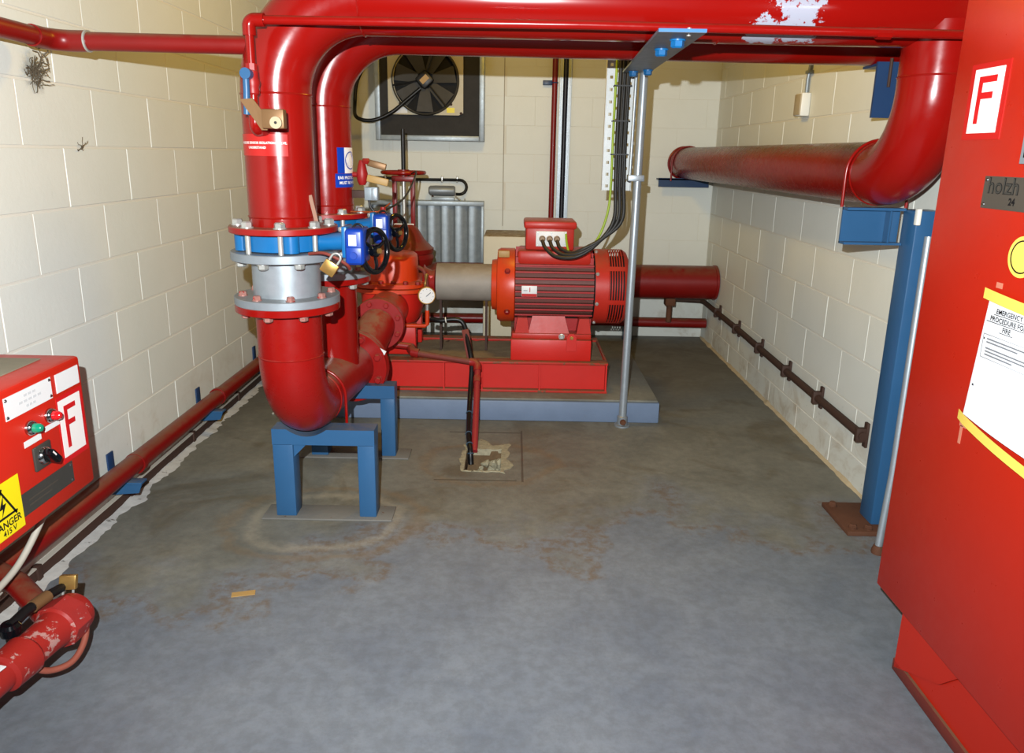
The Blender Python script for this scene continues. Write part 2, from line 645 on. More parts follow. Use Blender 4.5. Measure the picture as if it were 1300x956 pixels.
def place_flat(b, origin, ux, uy, off=0.0):
    """map local x,y to the plane origin + x*ux + y*uy (+ off along the normal)"""
    ux, uy = Vector(ux), Vector(uy)
    nrm = ux.cross(uy).normalized()
    for v in b.bm.verts:
        x, y, z = v.co
        v.co = Vector(origin) + ux * x + uy * y + nrm * (off + z)
    return b


def wrap_z(b, cx, cy, R, th0, z0):
    """wrap local x,y round a vertical cylinder; th0 is the angle of x=0, x grows to the viewer's right"""
    for v in b.bm.verts:
        x, y, z = v.co
        th = th0 + x / R
        v.co = Vector((cx + (R + z) * math.cos(th), cy + (R + z) * math.sin(th), z0 + y))
    return b


def flat_rect(w_, h_, th=0.0008, nx=1):
    b = B()
    for i in range(nx):
        pass
    xs = [-w_ / 2 + w_ * i / nx for i in range(nx + 1)]
    rs = [[(x, -h_ / 2, 0), (x, h_ / 2, 0), (x, h_ / 2, th), (x, -h_ / 2, th)] for x in xs]
    b.rings(rs)
    return b


# ------------------------------------------------------------------ room shell
XL, XR, YB, YF, ZC = -1.50, 1.445, 5.50, -1.6, 2.80
PX0, PX1, PY0, PY1 = -0.200, -0.040, 2.965, 3.205      # the pit

b = B()
xs = [XL - 0.15, PX0, PX1, XR + 0.15]
ys = [YF - 0.15, PY0, PY1, YB + 0.15]
for i in range(3):
    for j in range(3):
        if i == 1 and j == 1:
            continue
        b.bm.faces.new([b.bm.verts.new(p) for p in ((xs[i], ys[j], 0), (xs[i + 1], ys[j], 0), (xs[i + 1], ys[j + 1], 0), (xs[i], ys[j + 1], 0))])
bmesh.ops.remove_doubles(b.bm, verts=b.bm.verts[:], dist=1e-5)
floor = struct('floor', b, floor_mat)

# rough sides and bottom of the pit broken through the floor
b = B()
import mathutils.noise as mn
pit_rings = []
for k in range(7):
    z = -0.002 - 0.26 * k / 6
    ring = []
    for i in range(40):
        s = i / 10.0
        side, q = int(s), s - int(s)
        e = 0.0 if k == 0 else 0.012 + 0.004 * k
        x0, x1, y0, y1 = PX0 - 0.001 - e * 0, PX1 + 0.001 + e * 0, PY0 - 0.001, PY1 + 0.001
        px, py = ((x0 + (x1 - x0) * q, y0), (x1, y0 + (y1 - y0) * q), (x1 - (x1 - x0) * q, y1), (x0, y1 - (y1 - y0) * q))[side]
        v = Vector((px, py, z))
        if k:
            n_ = mn.noise_vector(v * 22)
            v += Vector((n_.x, n_.y, n_.z * 0.4)) * 0.018
        ring.append(v)
    pit_rings.append(ring)
b.rings(pit_rings, False, True)
part('pit_lining', b, paint('brown_pit_earth', (104, 82, 56), 0.95, 0.4, scale=30, wear=0.25, wear_rgb=(150, 136, 104), bmp=0.8), floor, sharp=80)
for k in range(20):
    px = random.uniform(PX0 + 0.06, PX1 - 0.010)
    py = PY1 - random.uniform(0.004, 0.06)
    r = random.uniform(0.010, 0.022)
    pz = -0.025 - 0.075 * random.random() ** 0.7 - 0.05 * (PX1 - px) / 0.16 - (PY1 - py) * 0.5
    bm = bmesh.new()
    bmesh.ops.create_icosphere(bm, subdivisions=2, radius=r, matrix=Matrix.Translation((px, py, pz)))
    b = B()
    b.merge(bm)
    b.jitter(0.016, 48)
    part('rubble', b, rubble, floor, sharp=25)
# heap of earth and rubble the lumps lie on
b = B()
gv = [[b.bm.verts.new((PX0 - 0.005 + 0.17 * i / 14, PY0 + 0.25 * j / 16, -0.235 + 0.185 * (j / 16) ** 1.5 * (0.35 + 0.65 * i / 14) + 0.02 * mn.noise(Vector((i * 0.8, j * 0.8, 7))))) for j in range(17)] for i in range(15)]
for i in range(14):
    for j in range(16):
        b.bm.faces.new((gv[i][j], gv[i + 1][j], gv[i + 1][j + 1], gv[i][j + 1]))
part('rubble_heap', b, rubble, floor, sharp=80)
# broken pale edge of the concrete round the mouth of the pit: a ragged collar, a few millimetres proud
b = B()
rs = []
nq = 72
for i in range(nq):
    s_ = 4.0 * i / nq
    side, q = int(s_), s_ - int(s_)
    e = 0.0
    x0, x1, y0, y1 = PX0, PX1, PY0, PY1
    inn = ((x0 + (x1 - x0) * q, y0), (x1, y0 + (y1 - y0) * q), (x1 - (x1 - x0) * q, y1), (x0, y1 - (y1 - y0) * q))[side]
    c_ = Vector(((x0 + x1) / 2, (y0 + y1) / 2, 0))
    d_ = (Vector((inn[0], inn[1], 0)) - c_)
    d_n = Vector((d_.x / 0.08, d_.y / 0.12, 0)).normalized()
    d_n = Vector((d_n.x, d_n.y * 1.3, 0))
    wid = {0: 0.010, 1: 0.050, 2: 0.070, 3: 0.026}[side] * (0.8 + 0.9 * mn.noise(Vector((i * 0.23, 3, 1))) + 0.25 * mn.noise(Vector((i * 1.3, 9, 1))))
    p_in, p_out = Vector((inn[0], inn[1], 0)), Vector((inn[0], inn[1], 0)) + d_n * max(0.006, wid)
    ring = []
    for k, f_ in enumerate((0, 0.0, 0.25, 0.5, 0.75, 1.0, 1.0)):
        p_ = p_in.lerp(p_out, f_)
        h_ = (-0.03, 0.0015, 0.003, 0.0025, 0.003, 0.002, -0.003)[k] + (0.004 * mn.noise(Vector((p_.x * 60, p_.y * 60, 0))) if 0 < k < 6 else 0)
        ring.append((p_.x, p_.y, h_))
    rs.append(ring)
bmv = [[b.bm.verts.new(p) for p in r] for r in rs]
for i in range(nq):
    for k in range(6):
        b.bm.faces.new((bmv[i][k], bmv[(i + 1) % nq][k], bmv[(i + 1) % nq][k + 1], bmv[i][k + 1]))
part('broken_edge', b, rubble, floor, sharp=60)

struct('ceiling', B().box(XL - 0.15, XR + 0.15, YF - 0.15, YB + 0.15, ZC, ZC + 0.15), ceil_mat)
GAP = 0.0018
wl = struct('wall_left', B().box(XL - 0.15, XL - GAP, YF - 0.15, YB + 0.15, -0.2, ZC), mortar_mat)
wr = struct('wall_right', B().box(XR + GAP, XR + 0.15, YF - 0.15, YB + 0.15, -0.2, ZC), mortar_mat)
wb = struct('wall_back', B().box(XL - GAP, XR + GAP, YB + 0.0008, YB + 0.15, -0.2, ZC), mortar_mat)
# unseen wall behind the camera: wide opening added so bounced light escapes
struct('wall_front', B().box(XL, -1.2, YF - 0.15, YF, 0, ZC).box(1.2, XR, YF - 0.15, YF, 0, ZC).box(-1.2, 1.2, YF - 0.15, YF, 2.4, ZC), mortar_mat)

struct('trim_1', B().box(-0.0885, -0.0825, YB - 0.002, YB + 0.01, 0.82, ZC), paint('grey_joint_sealant', (164, 158, 142), 0.7, 0.1))

BL, BH = 0.409, 0.2


def block_mesh(L, H, joint=0.006, bev=0.002):
    """a block face in local x (length), y (height), z (out of the wall)"""
    if joint < 0.003:
        bev = 0.0008
    key = ('blk', round(L, 3), round(H, 3), joint)
    if key in _shared:
        return _shared[key]
    bm = bmesh.new()
    a, c = L / 2 - joint / 2, H / 2 - joint / 2
    r = [[bm.verts.new((sx * (a - i), sy * (c - i), z)) for sx, sy in ((-1, -1), (1, -1), (1, 1), (-1, 1))]
         for i, z in ((0, -0.03), (0, -bev), (bev, 0))]
    for p, q in zip(r[:-1], r[1:]):
        for i in range(4):
            j = (i + 1) % 4
            bm.faces.new((p[i], p[j], q[j], q[i]))
    bm.faces.new(r[2])
    me = bpy.data.meshes.new('block')
    bm.to_mesh(me)
    bm.free()
    me.materials.append(block_mat)
    _shared[key] = me
    return me


def lay_wall(wall, org, ux, n, length, z0, first_joint, joint=0.007, cuts=()):
    """courses of blocks on a wall: ux runs along it, n points into the room; first_joint(row) -> a joint position"""
    ux, n = Vector(ux), Vector(n)
    rows = [(max(z0 + BH * (k - 1), 0.0), z0 + BH * k) for k in range(0, 14) if z0 + BH * k > 0.02]
    for ri, (za, zb) in enumerate(rows):
        zb = min(zb, ZC)
        if zb - za < 0.02:
            continue
        s = first_joint(ri) % BL
        pos = [0.0] + [s + BL * k for k in range(60) if 0.03 < s + BL * k < length - 0.03] + [length]
        pos = sorted(set(pos + list(cuts)))
        for p0, p1 in zip(pos[:-1], pos[1:]):
            if p1 - p0 < 0.02:
                continue
            me = block_mesh(p1 - p0, zb - za, joint)
            o = bpy.data.objects.new('block', me)
            COL.objects.link(o)
            o.parent = wall
            M = Matrix((ux, Vector((0, 0, 1)), n)).transposed().to_4x4()
            M.translation = Vector(org) + ux * (p0 + p1) / 2 + Vector((0, 0, (za + zb) / 2)) + n * random.uniform(-0.0008, 0.0008)
            o.matrix_local = M


Z0 = 0.135
# left wall runs along +y seen from the room with n = +x (ux x z = n  ->  ux = +y)
lay_wall(wl, (XL, YF, 0), (0, 1, 0), (1, 0, 0), YB - YF, Z0, lambda r: (2.721 - YF) + (0 if r % 2 == 1 else BL / 2) + 0.0)
lay_wall(wr, (XR, YB, 0), (0, -1, 0), (-1, 0, 0), YB - YF, Z0, lambda r: (YB - 3.731) + (0 if r % 2 == 1 else BL / 2))
lay_wall(wb, (XL, YB, 0), (1, 0, 0), (0, -1, 0), XR - XL, Z0, lambda r: 0.205 if r % 2 else 0.0, joint=0.0016, cuts=(XL * -1 - 0.085,))


# rough mortar fillets where walls meet the floor
def fillet(x, sgn, y0, y1, w_, h_, seed):
    b = B()
    n = 420
    rs = []
    for i in range(n + 1):
        y = y0 + (y1 - y0) * i / n
        k = 0.75 + 0.55 * mn.noise(Vector((y * 7, seed, 0))) + 0.3 * mn.noise(Vector((y * 23, seed, 3))) + 0.12 * mn.noise(Vector((y * 60, seed, 6)))
        k = max(0.25, k)
        rs.append([(x, y, -0.002), (x, y, h_ * k), (x + sgn * w_ * 0.4 * k, y, h_ * 0.45 * k), (x + sgn * w_ * k, y, -0.002)])
    b.rings(rs)
    return b


struct('baseboard_left', fillet(XL + 0.010, 1, YF, YB, 0.075, 0.012, 1.0), fillet_white)
struct('baseboard_right', fillet(XR + 0.001, -1, YF, YB, 0.022, 0.02, 5.0), fillet_cream)

# ------------------------------------------------------------------ main pipework
PXC = -0.745            # x of both risers
R8 = 0.106              # outside radius of the big pipe
Y1, Y2 = 2.40, 2.96
ZH1, ZH2 = 1.785, 1.80  # header centre lines
RE = 0.28
ZF_TOP = 1.103          # top of the valve flange
XD = 1.27               # x of the drop leg near the right wall
ZW, RW = 1.295, 0.26    # wall run centre height, elbow radius
YD = 2.36


def weld(parent, c, axis, R, mat=None):
    part('weld_seam', B().ringshape(c, axis, R - 0.0005, 0.0035, 40, 6), mat or red, parent)


hp = thing('header_pipe', 'large glossy red front pipe rising above the nearer blue valve and crossing overhead, paint flaked', 'pipe', (PXC, Y1, ZF_TOP))
pts = [(PXC, Y1, ZF_TOP - 0.003), (PXC, Y1, 1.3), (PXC, Y1, 1.49)]
pts += arc((PXC + RE, Y1, ZH1 - RE), (-1, 0, 0), (0, 0, 1), RE, 0, PI / 2, 22)
part('riser', B().tube(pts, R8, 48), red, hp)
part('header', B().tube([(PXC + RE, Y1, ZH1), (0.2, Y1 - 0.015, ZH1 - 0.004), (XR - 0.014, Y1 - 0.04, ZH1 - 0.012)], R8, 48), header_mat, hp)
part('flange', B().disc((PXC, Y1, ZF_TOP - 0.019), (0, 0, 1), 0.17, 0.020, 56), red_dusty, hp)
weld(hp, (PXC, Y1, 1.503), (0, 0, 1), R8)
weld(hp, (PXC, Y1, ZF_TOP + 0.03), (0, 0, 1), R8)
weld(hp, (PXC + RE, Y1, ZH1), (1, 0, 0), R8)
weld(hp, (0.60, Y1 - 0.018, ZH1 - 0.006), (1, 0, 0), R8)
pts = [(XD, YD, ZH1 - 0.05), (XD, YD, 1.62)]
pts += arc((XD, YD + RW, ZW + RW), (0, -1, 0), (0, 0, -1), RW, 0, PI / 2, 20)
part('drop_leg', B().tube(pts, R8 + 0.002, 48), red, hp)
part('wall_run', B().tube([(XD, YD + RW, ZW), (XD - 0.02, 4.0, ZW), (XD - 0.05, YB - 0.012, ZW)], R8 + 0.002, 48), paint('dusty_wall_run_red', (128, 14, 8), 0.26, 0.12, dust=0.95, dust_rgb=(104, 78, 54), spec=0.18), hp)
weld(hp, (XD, YD, 1.585), (0, 0, 1), R8 + 0.002)
weld(hp, (XD, YD + RW + 0.005, ZW), (0, 1, 0), R8 + 0.002)
part('wall_collar', B().ringshape((XD - 0.05, YB - 0.015, ZW), (0, 1, 0), R8 + 0.004, 0.009, 40, 8), red_old, hp)
bolt_circle(hp, (PXC, Y1, ZF_TOP + 0.001), (0, 0, 1), 0.142, 8, math.radians(-78), steel, 1.25, 'big_hex_bolt')

rp = thing('riser_pipe', 'red pipe behind the front riser, bending over to run along behind the flaked overhead pipe', 'pipe', (PXC, Y2, ZF_TOP))
RE2 = 0.30
pts = [(PXC, Y2, ZF_TOP - 0.003), (PXC, Y2, 1.3)]
pts += arc((PXC + RE2, Y2, ZH2 - RE2), (-1, 0, 0), (0, 0, 1), RE2, 0, PI / 2, 22)
pts += [(0.2, Y2, ZH2 - 0.003), (XR - 0.001, Y2, ZH2 - 0.01)]
part('riser', B().tube(pts, R8, 48), red, rp)
part('flange', B().disc((PXC, Y2, ZF_TOP - 0.019), (0, 0, 1), 0.165, 0.020, 56), red_dusty, rp)
weld(rp, (PXC, Y2, 1.50), (0, 0, 1), R8)
weld(rp, (PXC, Y2, ZF_TOP + 0.03), (0, 0, 1), R8)
bolt_circle(rp, (PXC, Y2, ZF_TOP + 0.001), (0, 0, 1), 0.140, 8, math.radians(-52), steel, 1.25, 'big_hex_bolt')


# ---- butterfly valves with gearboxes and handwheels
def butterfly_valve(y, label, gx):
    zt, zb = ZF_TOP - 0.019, 1.024
    zm = (zt + zb) / 2
    v = thing('butterfly_valve', label, 'valve', (PXC, y, zb), 'blue butterfly valves on the two risers')
    bb = B().lathe([(0, 0.118), (0.006, 0.134), (zt - zb - 0.006, 0.134), (zt - zb, 0.118)], (PXC, y, zb), (0, 0, 1), 48)
    part('body', bb, valve_blue, v)
    for s in (-1, 1):
        th = math.radians(205 if s < 0 else -65)
        p = Vector((PXC + 0.128 * math.cos(th), y + 0.128 * math.sin(th), zb + 0.004))
        part('lug', B().cyl(p, p + Vector((0, 0, zt - zb - 0.008)), 0.026, seg=20), valve_blue, v)
    # neck running to the right toward the gearbox
    x0, x1 = PXC + 0.10, gx
    part('neck', B().tube([(x0, y - 0.02, zm), (x0 + 0.05, y - 0.025, zm), (x1 - 0.02, y - 0.03, zm + 0.004), (x1, y - 0.03, zm + 0.006)],
                          lambda t: 0.034 - 0.008 * math.sin(PI * min(1, t * 1.2)), 20), valve_blue, v)
    part('mounting_flange', B().box(x1 - 0.016, x1 + 0.002, y - 0.075, y + 0.02, zm - 0.045, zm + 0.055, 0.005), valve_blue, v)
    for dz in (-0.035, 0.045):
        for dy in (-0.064, 0.008):
            inst('bolt', 'small_hex_bolt', hexbolt(0.6), steel, v, (x1 - 0.016, y + dy, zm + dz), (-1, 0, 0))
    gb = part('gearbox', B().box(x1 + 0.002, x1 + 0.062, y - 0.115, y + 0.0, zm - 0.062, zm + 0.052, 0.012, seg=3), gear_blue, v)
    part('cover', B().box(x1 + 0.008, x1 + 0.056, y - 0.121, y - 0.114, zm - 0.055, zm - 0.005, 0.003), gear_blue, v)
    part('boss', B().cyl((x1 + 0.032, y - 0.128, zm - 0.03), (x1 + 0.032, y - 0.114, zm - 0.03), 0.011), gear_blue, v)
    part('name_plate', B().box(x1 + 0.016, x1 + 0.04, y - 0.1165, y - 0.1145, zm + 0.0, zm + 0.034), white_card, v, label='white maker plate')
    part('cable_loop', B().tube(arc((x1 + 0.035, y - 0.06, zm + 0.046), (1, 0, 0), (0, 0, 1), 0.016, 0, PI, 10), 0.004, 8), black_rub, v)
    # handwheel, axis along +x, on the right of the gearbox
    hx, hy, hz = x1 + 0.080, y - 0.025, zm - 0.026
    part('stem', B().cyl((x1 + 0.055, hy, hz), (hx + 0.012, hy, hz), 0.011), steel, v)
    ax = Vector((0.90, -0.42, 0.05)).normalized()
    a, u, w_ = basis(ax)
    c = Vector((hx, hy, hz))
    wh = part('handwheel', B().ringshape(c, ax, 0.068, 0.0095, 44, 12), black_gloss, v)
    part('hub', B().lathe([(-0.014, 0.016), (-0.008, 0.020), (0.008, 0.020), (0.014, 0.014)], c, ax, 20), black_gloss, wh)
    for k in range(3):
        th = 2 * PI * k / 3 + 0.5
        d = u * math.cos(th) + w_ * math.sin(th)
        part('spoke', B().tube([c + d * 0.012, c + d * 0.045 + a * 0.004, c + d * 0.067], 0.006, 8), black_gloss, wh)
    part('hub_nut', B().lathe([(0.010, 0.009), (0.022, 0.009)], c, ax, 6), brass, wh)
    # long studs between the flanges, just outside the body
    for k in range(8):
        th = math.radians((-78 if y < 2.7 else -52) - 90 + 45 * k)
        a0, u0, v0 = basis((0, 0, 1))
        th = math.radians(-78 if y < 2.7 else -52) + 2 * PI * k / 8
        p = Vector((PXC, y, 0)) + (u0 * math.cos(th) + v0 * math.sin(th)) * 0.142
        inst('stud', 'long_stud', lambda: B().cyl((0, 0, -0.03), (0, 0, 0.062), 0.0085, seg=12), steel, v, (p.x, p.y, zb), (0, 0, 1))
    return v


butterfly_valve(Y1, 'nearer blue butterfly valve with dark blue gearbox and black handwheel, bolted on the galvanised spool', -0.528)
butterfly_valve(Y2, 'farther blue butterfly valve with black handwheel, under the rear riser below the blue ear sign', -0.545)


# ---- galvanised spools below the valves
def spool(y, label):
    zt, zb = 1.024, 0.852
    s = thing('pipe_spool', label, 'pipe', (PXC, y, zb), 'galvanised spools under the butterfly valves')
    part('barrel', B().cyl((PXC, y, zb + 0.01), (PXC, y, zt - 0.01), R8 + 0.002, seg=48), galv, s)
    part('flange', B().disc((PXC, y, zt - 0.027), (0, 0, 1), 0.17, 0.027, 56), galv_flange, s)
    part('flange', B().disc((PXC, y, zb), (0, 0, 1), 0.168, 0.026, 56), galv_flange, s)
    bolt_circle(s, (PXC, y, zt - 0.028), (0, 0, -1), 0.142, 8, math.radians(12), steel, 1.2, 'nut_under')
    bolt_circle(s, (PXC, y, zb + 0.026), (0, 0, 1), 0.14, 8, math.radians(-70), paint('red_splashed_nut', (170, 120, 110), 0.4, 0.3, metal=0.3, wear=0.6, wear_rgb=(170, 24, 20), wear_scale=60), 0.95, 'low_nut')
    return s


spool(Y1, 'nearer galvanised grey flanged pipe spool under the first blue valve')
spool(Y2, 'farther galvanised flanged spool half hidden behind the brass padlock')

# ---- the lower red manifold: elbow, tee and big flange
ZL = 0.432      # centre height of the horizontal run
REL = 0.235
mf = thing('suction_manifold', 'red elbow pipe curling down onto the front blue stand and back toward the pump', 'pipe', (PXC, 2.56, ZL - R8))
pts = [(PXC, Y1, 0.852), (PXC, Y1, 0.72)] + arc((PXC, Y1 + REL, ZL + REL), (0, -1, 0), (0, 0, -1), REL, 0, PI / 2, 20)
part('elbow', B().tube(pts, R8, 48), paint('bright_red_elbow_paint', (144, 16, 12), 0.28, 0.06, dust=0.55, dust_rgb=(140, 108, 84), bmp=0.02), mf)
XE = -0.715
ZE = 0.408
part('horizontal_run', B().tube([(PXC, Y1 + REL, ZL), (PXC + 0.01, 2.85, ZL - 0.006), (XE, 3.16, ZE)], R8, 48), red_dusty, mf)
part('tee_riser', B().cyl((PXC, Y2, ZL), (PXC, Y2, 0.852), R8, seg=48), red, mf)
part('flange', B().disc((PXC, Y1, 0.829), (0, 0, 1), 0.168, 0.024, 56), red, mf)
part('flange', B().disc((PXC, Y2, 0.829), (0, 0, 1), 0.165, 0.024, 56), red, mf)
part('end_flange', B().disc((XE, 3.145, ZE), (0.12, 1, 0), 0.163, 0.024, 56), red_dusty, mf)
weld(mf, (PXC, Y1, 0.672), (0, 0, 1), R8)
weld(mf, (PXC, Y1 + REL, ZL), (0, 1, 0), R8, red_dusty)
bolt_circle(mf, (PXC, Y1, 0.828), (0, 0, -1), 0.14, 8, math.radians(10), paint('red_splashed_nut', (170, 120, 110), 0.4, 0.3, metal=0.3), 1.1, 'splashed_nut')
bolt_circle(mf, (PXC, Y2, 0.828), (0, 0, -1), 0.138, 8, math.radians(-8), steel, 1.2, 'nut_under')
bolt_circle(mf, (XE, 3.144, ZE), (-0.12, -1, 0), 0.136, 8, math.radians(22), red_worn, 1.2, 'red_nut')

rd = thing('pipe_reducer', 'dusty red tapered reducer between two flanges feeding the pump inlet', 'pipe', (XE, 3.17, ZE))
ZP = 0.535
XP = -0.645
ax = (Vector((XP, 3.46, ZP)) - Vector((XE, 3.17, ZE))).normalized()
part('flange', B().disc((XE + 0.003, 3.17, ZE), (0.12, 1, 0), 0.163, 0.024, 56), red_dusty, rd)
part('cone', B().tube([(XE + 0.004, 3.185, ZE), (XE + 0.010, 3.22, ZE + 0.010), (XP - 0.004, 3.42, ZP - 0.01), (XP, 3.45, ZP)],
                      lambda t: R8 if t < 0.2 else (R8 - 0.022 * min(1, (t - 0.2) / 0.55)), 40), red_dusty, rd)
part('flange', B().disc((XP, 3.435, ZP), (0, 1, 0), 0.125, 0.022, 48), red_worn, rd)
bolt_circle(rd, (XP, 3.434, ZP), (0, -1, 0), 0.104, 8, math.radians(20), red_worn, 1.0, 'red_nut_small')
part('paper_tag', B().box(-0.017, 0.017, -0.001, 0.001, -0.02, 0.02, rot=Matrix.Translation((-0.578, 3.135, 0.475)) @ Matrix.Rotation(0.5, 4, 'Y')), white_card, rd, label='scrap of white tag')


# ---- blue stands under the pipe
def stand(y, x0, x1, ztop, label, saddle_x, notch, plate_mat):
    s = thing('pipe_stand', label, 'stand', ((x0 + x1) / 2, y, 0), 'blue goalpost stands under the pipework')
    w_ = 0.075
    d0, d1 = y - 0.038, y + 0.038
    for a, c in ((x0, x0 + w_), (x1 - w_ * 0.85, x1)):
        part('leg', B().box(a, c, d0, d1, 0.006, ztop - 0.055, 0.004), blue_steel, s)
    xs_ = [x0, x1]
    poly = [(x0, d0, ztop - 0.06), (x1, d0, ztop - 0.06), (x1, d0, ztop)]
    if notch > 0:
        nx = math.sqrt(max(0.0, R8 ** 2 - (R8 - notch) ** 2)) + 0.004
        zc = ztop - notch + R8
        for k in range(9):
            xx = saddle_x + nx - 2 * nx * k / 8
            poly.append((xx, d0, zc - math.sqrt(max(0, (R8 + 0.001) ** 2 - (xx - saddle_x) ** 2)) if abs(xx - saddle_x) < nx * 0.99 else ztop))
    poly.append((x0, d0, ztop))
    part('beam', B().prism(poly, (0, d1 - d0, 0)), blue_steel, s)
    part('base_plate', B().box(x0 - 0.05, x1 + 0.06, y - 0.06, y + 0.055, 0.0, 0.007, 0.002), plate_mat, s)
    return s


plate_worn = paint('rusted_grey_base_plate', (112, 110, 104), 0.7, 0.25, wear=0.35, wear_rgb=(96, 66, 46), wear_scale=22, bmp=0.3)
st1 = stand(2.555, -0.872, -0.497, 0.352, 'blue steel stand nearest the camera, red elbow resting on it', PXC, 0.026, plate_worn)
part('gusset', B().prism([(-0.797, 2.53, 0.30), (-0.797, 2.53, 0.24), (-0.74, 2.53, 0.30)], (0, 0.006, 0)), blue_steel, st1)
stand(3.13, -0.895, -0.515, 0.338, 'blue steel stand farther back, just before the concrete plinth', PXC + 0.03, 0.016, plate_worn)
# U-bolt over the pipe at the front stand
ub = [(PXC + R8 + 0.006, 2.66, ZL - 0.13), (PXC + R8 + 0.006, 2.66, ZL)]
ub = [(PXC + 0.004 + (R8 + 0.006) * math.cos(a), 2.662, ZL + (R8 + 0.006) * math.sin(a)) for a in [PI * k / 20 for k in range(21)]]
ub = [(PXC + 0.004 + R8 + 0.006, 2.662, ZL - 0.12), (PXC + 0.004 + R8 + 0.006, 2.662, ZL - 0.05)] + ub + [(PXC + 0.004 - R8 - 0.006, 2.662, ZL - 0.05), (PXC + 0.004 - R8 - 0.006, 2.662, ZL - 0.12)]
solo('u_bolt', B().tube(ub, 0.0055, 10), red, 'thin red U-bolt looped over the dusty low pipe at the front stand', 'clamp', 'red U-bolts', (PXC, 2.662, ZL))

# ------------------------------------------------------------------ small sensing pipe with ball valve on the front riser
sp_ = thing('sensing_pipe', 'thin red pipe running along the front of the overhead header and down its left side', 'pipe', (-0.757, 2.2, 1.43))
SX, SY, SZ = -0.757, 2.225, 1.692
rs_ = 0.0125
part('horizontal_tube', B().tube([(SX + 0.02, SY, SZ), (0.2, SY - 0.01, SZ), (1.38, SY - 0.03, SZ - 0.012)], rs_, 16), red, sp_)
part('elbow_fitting', B().tube([(SX + 0.045, SY, SZ)] + arc((SX + 0.018, SY, SZ - 0.018), (0, 0, 1), (-1, 0, 0), 0.018, 0, PI / 2, 8) + [(SX, SY, SZ - 0.042)], 0.0185, 16), red, sp_)
part('vertical_tube', B().cyl((SX, SY, SZ - 0.02), (SX, SY, 1.415), rs_, seg=16), red, sp_)
part('union', B().cyl((SX, SY, 1.575), (SX, SY, 1.55), 0.017, seg=8), red_worn, sp_)
part('lower_elbow', B().tube([(SX, SY, 1.435)] + arc((SX, SY + 0.02, 1.415), (0, -1, 0), (0, 0, -1), 0.02, 0, PI / 2, 8) + [(SX + 0.005, SY + 0.09, 1.395)], 0.017, 14), red, sp_)
part('coupling', B().cyl((0.58 + 0.42, SY - 0.02, SZ - 0.009), (1.04, SY - 0.021, SZ - 0.0095), 0.0165, seg=8), red, sp_)
bv = thing('ball_valve', 'small ball valve with long blue lever on the thin red pipe beside the front riser', 'valve', (SX, SY, 1.52))
part('body', B().lathe([(-0.035, 0.014), (-0.03, 0.018), (-0.012, 0.018), (0, 0.022), (0.012, 0.018), (0.03, 0.018), (0.035, 0.014)], (SX, SY, 1.525), (0, 0, 1), 18), red_worn, bv)
part('lever', B().tube([(SX - 0.006, SY - 0.034, 1.545), (SX - 0.006, SY - 0.036, 1.50), (SX - 0.010, SY - 0.034, 1.435)], lambda t: 0.0095, 12), blue_steel, bv)
part('lever_nut', B().cyl((SX - 0.004, SY - 0.02, 1.545), (SX - 0.004, SY - 0.046, 1.545), 0.0155, seg=16), blue_steel, bv)
lk = thing('lock_bracket', 'bronze bracket with pale round lock hanging from the blue lever', 'bracket', (SX + 0.05, SY - 0.05, 1.42))
part('arm', B().prism([(SX - 0.022, SY - 0.048, 1.475), (SX + 0.015, SY - 0.048, 1.478), (SX + 0.055, SY - 0.05, 1.425), (SX + 0.052, SY - 0.05, 1.392), (SX + 0.036, SY - 0.05, 1.392)], (0, -0.005, 0)), tag_bronze, lk)
part('box', B().box(SX + 0.046, SX + 0.108, SY - 0.082, SY - 0.05, 1.396, 1.449, 0.004), tag_bronze, lk)
part('cylinder_face', B().cyl((SX + 0.088, SY - 0.082, 1.412), (SX + 0.088, SY - 0.092, 1.412), 0.0165, seg=24), beige_plastic, lk, label='pale round lock face')
part('keyhole', B().cyl((SX + 0.088, SY - 0.091, 1.412), (SX + 0.088, SY - 0.0935, 1.412), 0.004, seg=10), ink_black, lk)

# red label wrapped on the front riser
lb = thing('pipe_label', 'brighter red label with two lines of white print stuck round the front riser', 'sign', (PXC, Y1 - R8, 1.355))
TH = -PI / 2 - 0.47
part('sheet', wrap_z(flat_rect(0.214, 0.064, 0.0008, 18), PXC, Y1, R8 + 0.0005, TH, 1.352), sticker_red2, lb)
part('print', wrap_z(text_bm('PRESSURE SENSOR ISOLATION VALVE,', 0.0098, 0.0002), PXC, Y1, R8 + 0.0018, TH + 0.21, 1.358), ink_white, lb)
part('print', wrap_z(text_bm('UNDERSTAND', 0.0098, 0.0002), PXC, Y1, R8 + 0.0018, TH + 0.10, 1.344), ink_white, lb)

# blue ear protection sign wrapped round the rear riser
es = thing('ear_sign', 'blue and white ear protection sign curled round the rear riser', 'sign', (PXC, Y2 - R8, 1.25))
TH2 = -PI / 2 + 0.98
part('symbol_panel', wrap_z(flat_rect(0.10, 0.096, 0.0008, 12), PXC, Y2, R8 + 0.0006, TH2 + 0.19, 1.303), sign_blue, es)
part('white_square', wrap_z(flat_rect(0.072, 0.096, 0.0006, 10), PXC, Y2, R8 + 0.0016, TH2 + 0.36, 1.303), ink_white, es)
dsc = B().lathe([(0, 0.034), (0.0006, 0.034)], (0, 0, 0), (0, 0, 1), 32)
part('blue_disc', wrap_z(dsc, PXC, Y2, R8 + 0.0026, TH2 + 0.36, 1.303), sign_blue, es)
dsc = B().lathe([(0, 0.030), (0.0006, 0.030), (0.0006, 0.027), (0, 0.027)], (0, 0, 0), (0, 0, 1), 32, False, True)
part('white_ring', wrap_z(dsc, PXC, Y2, R8 + 0.0034, TH2 + 0.36, 1.303), ink_white, es)
hd = B().lathe([(0, 0.012), (0.0006, 0.012)], (0, 0.004, 0), (0, 0, 1), 20)
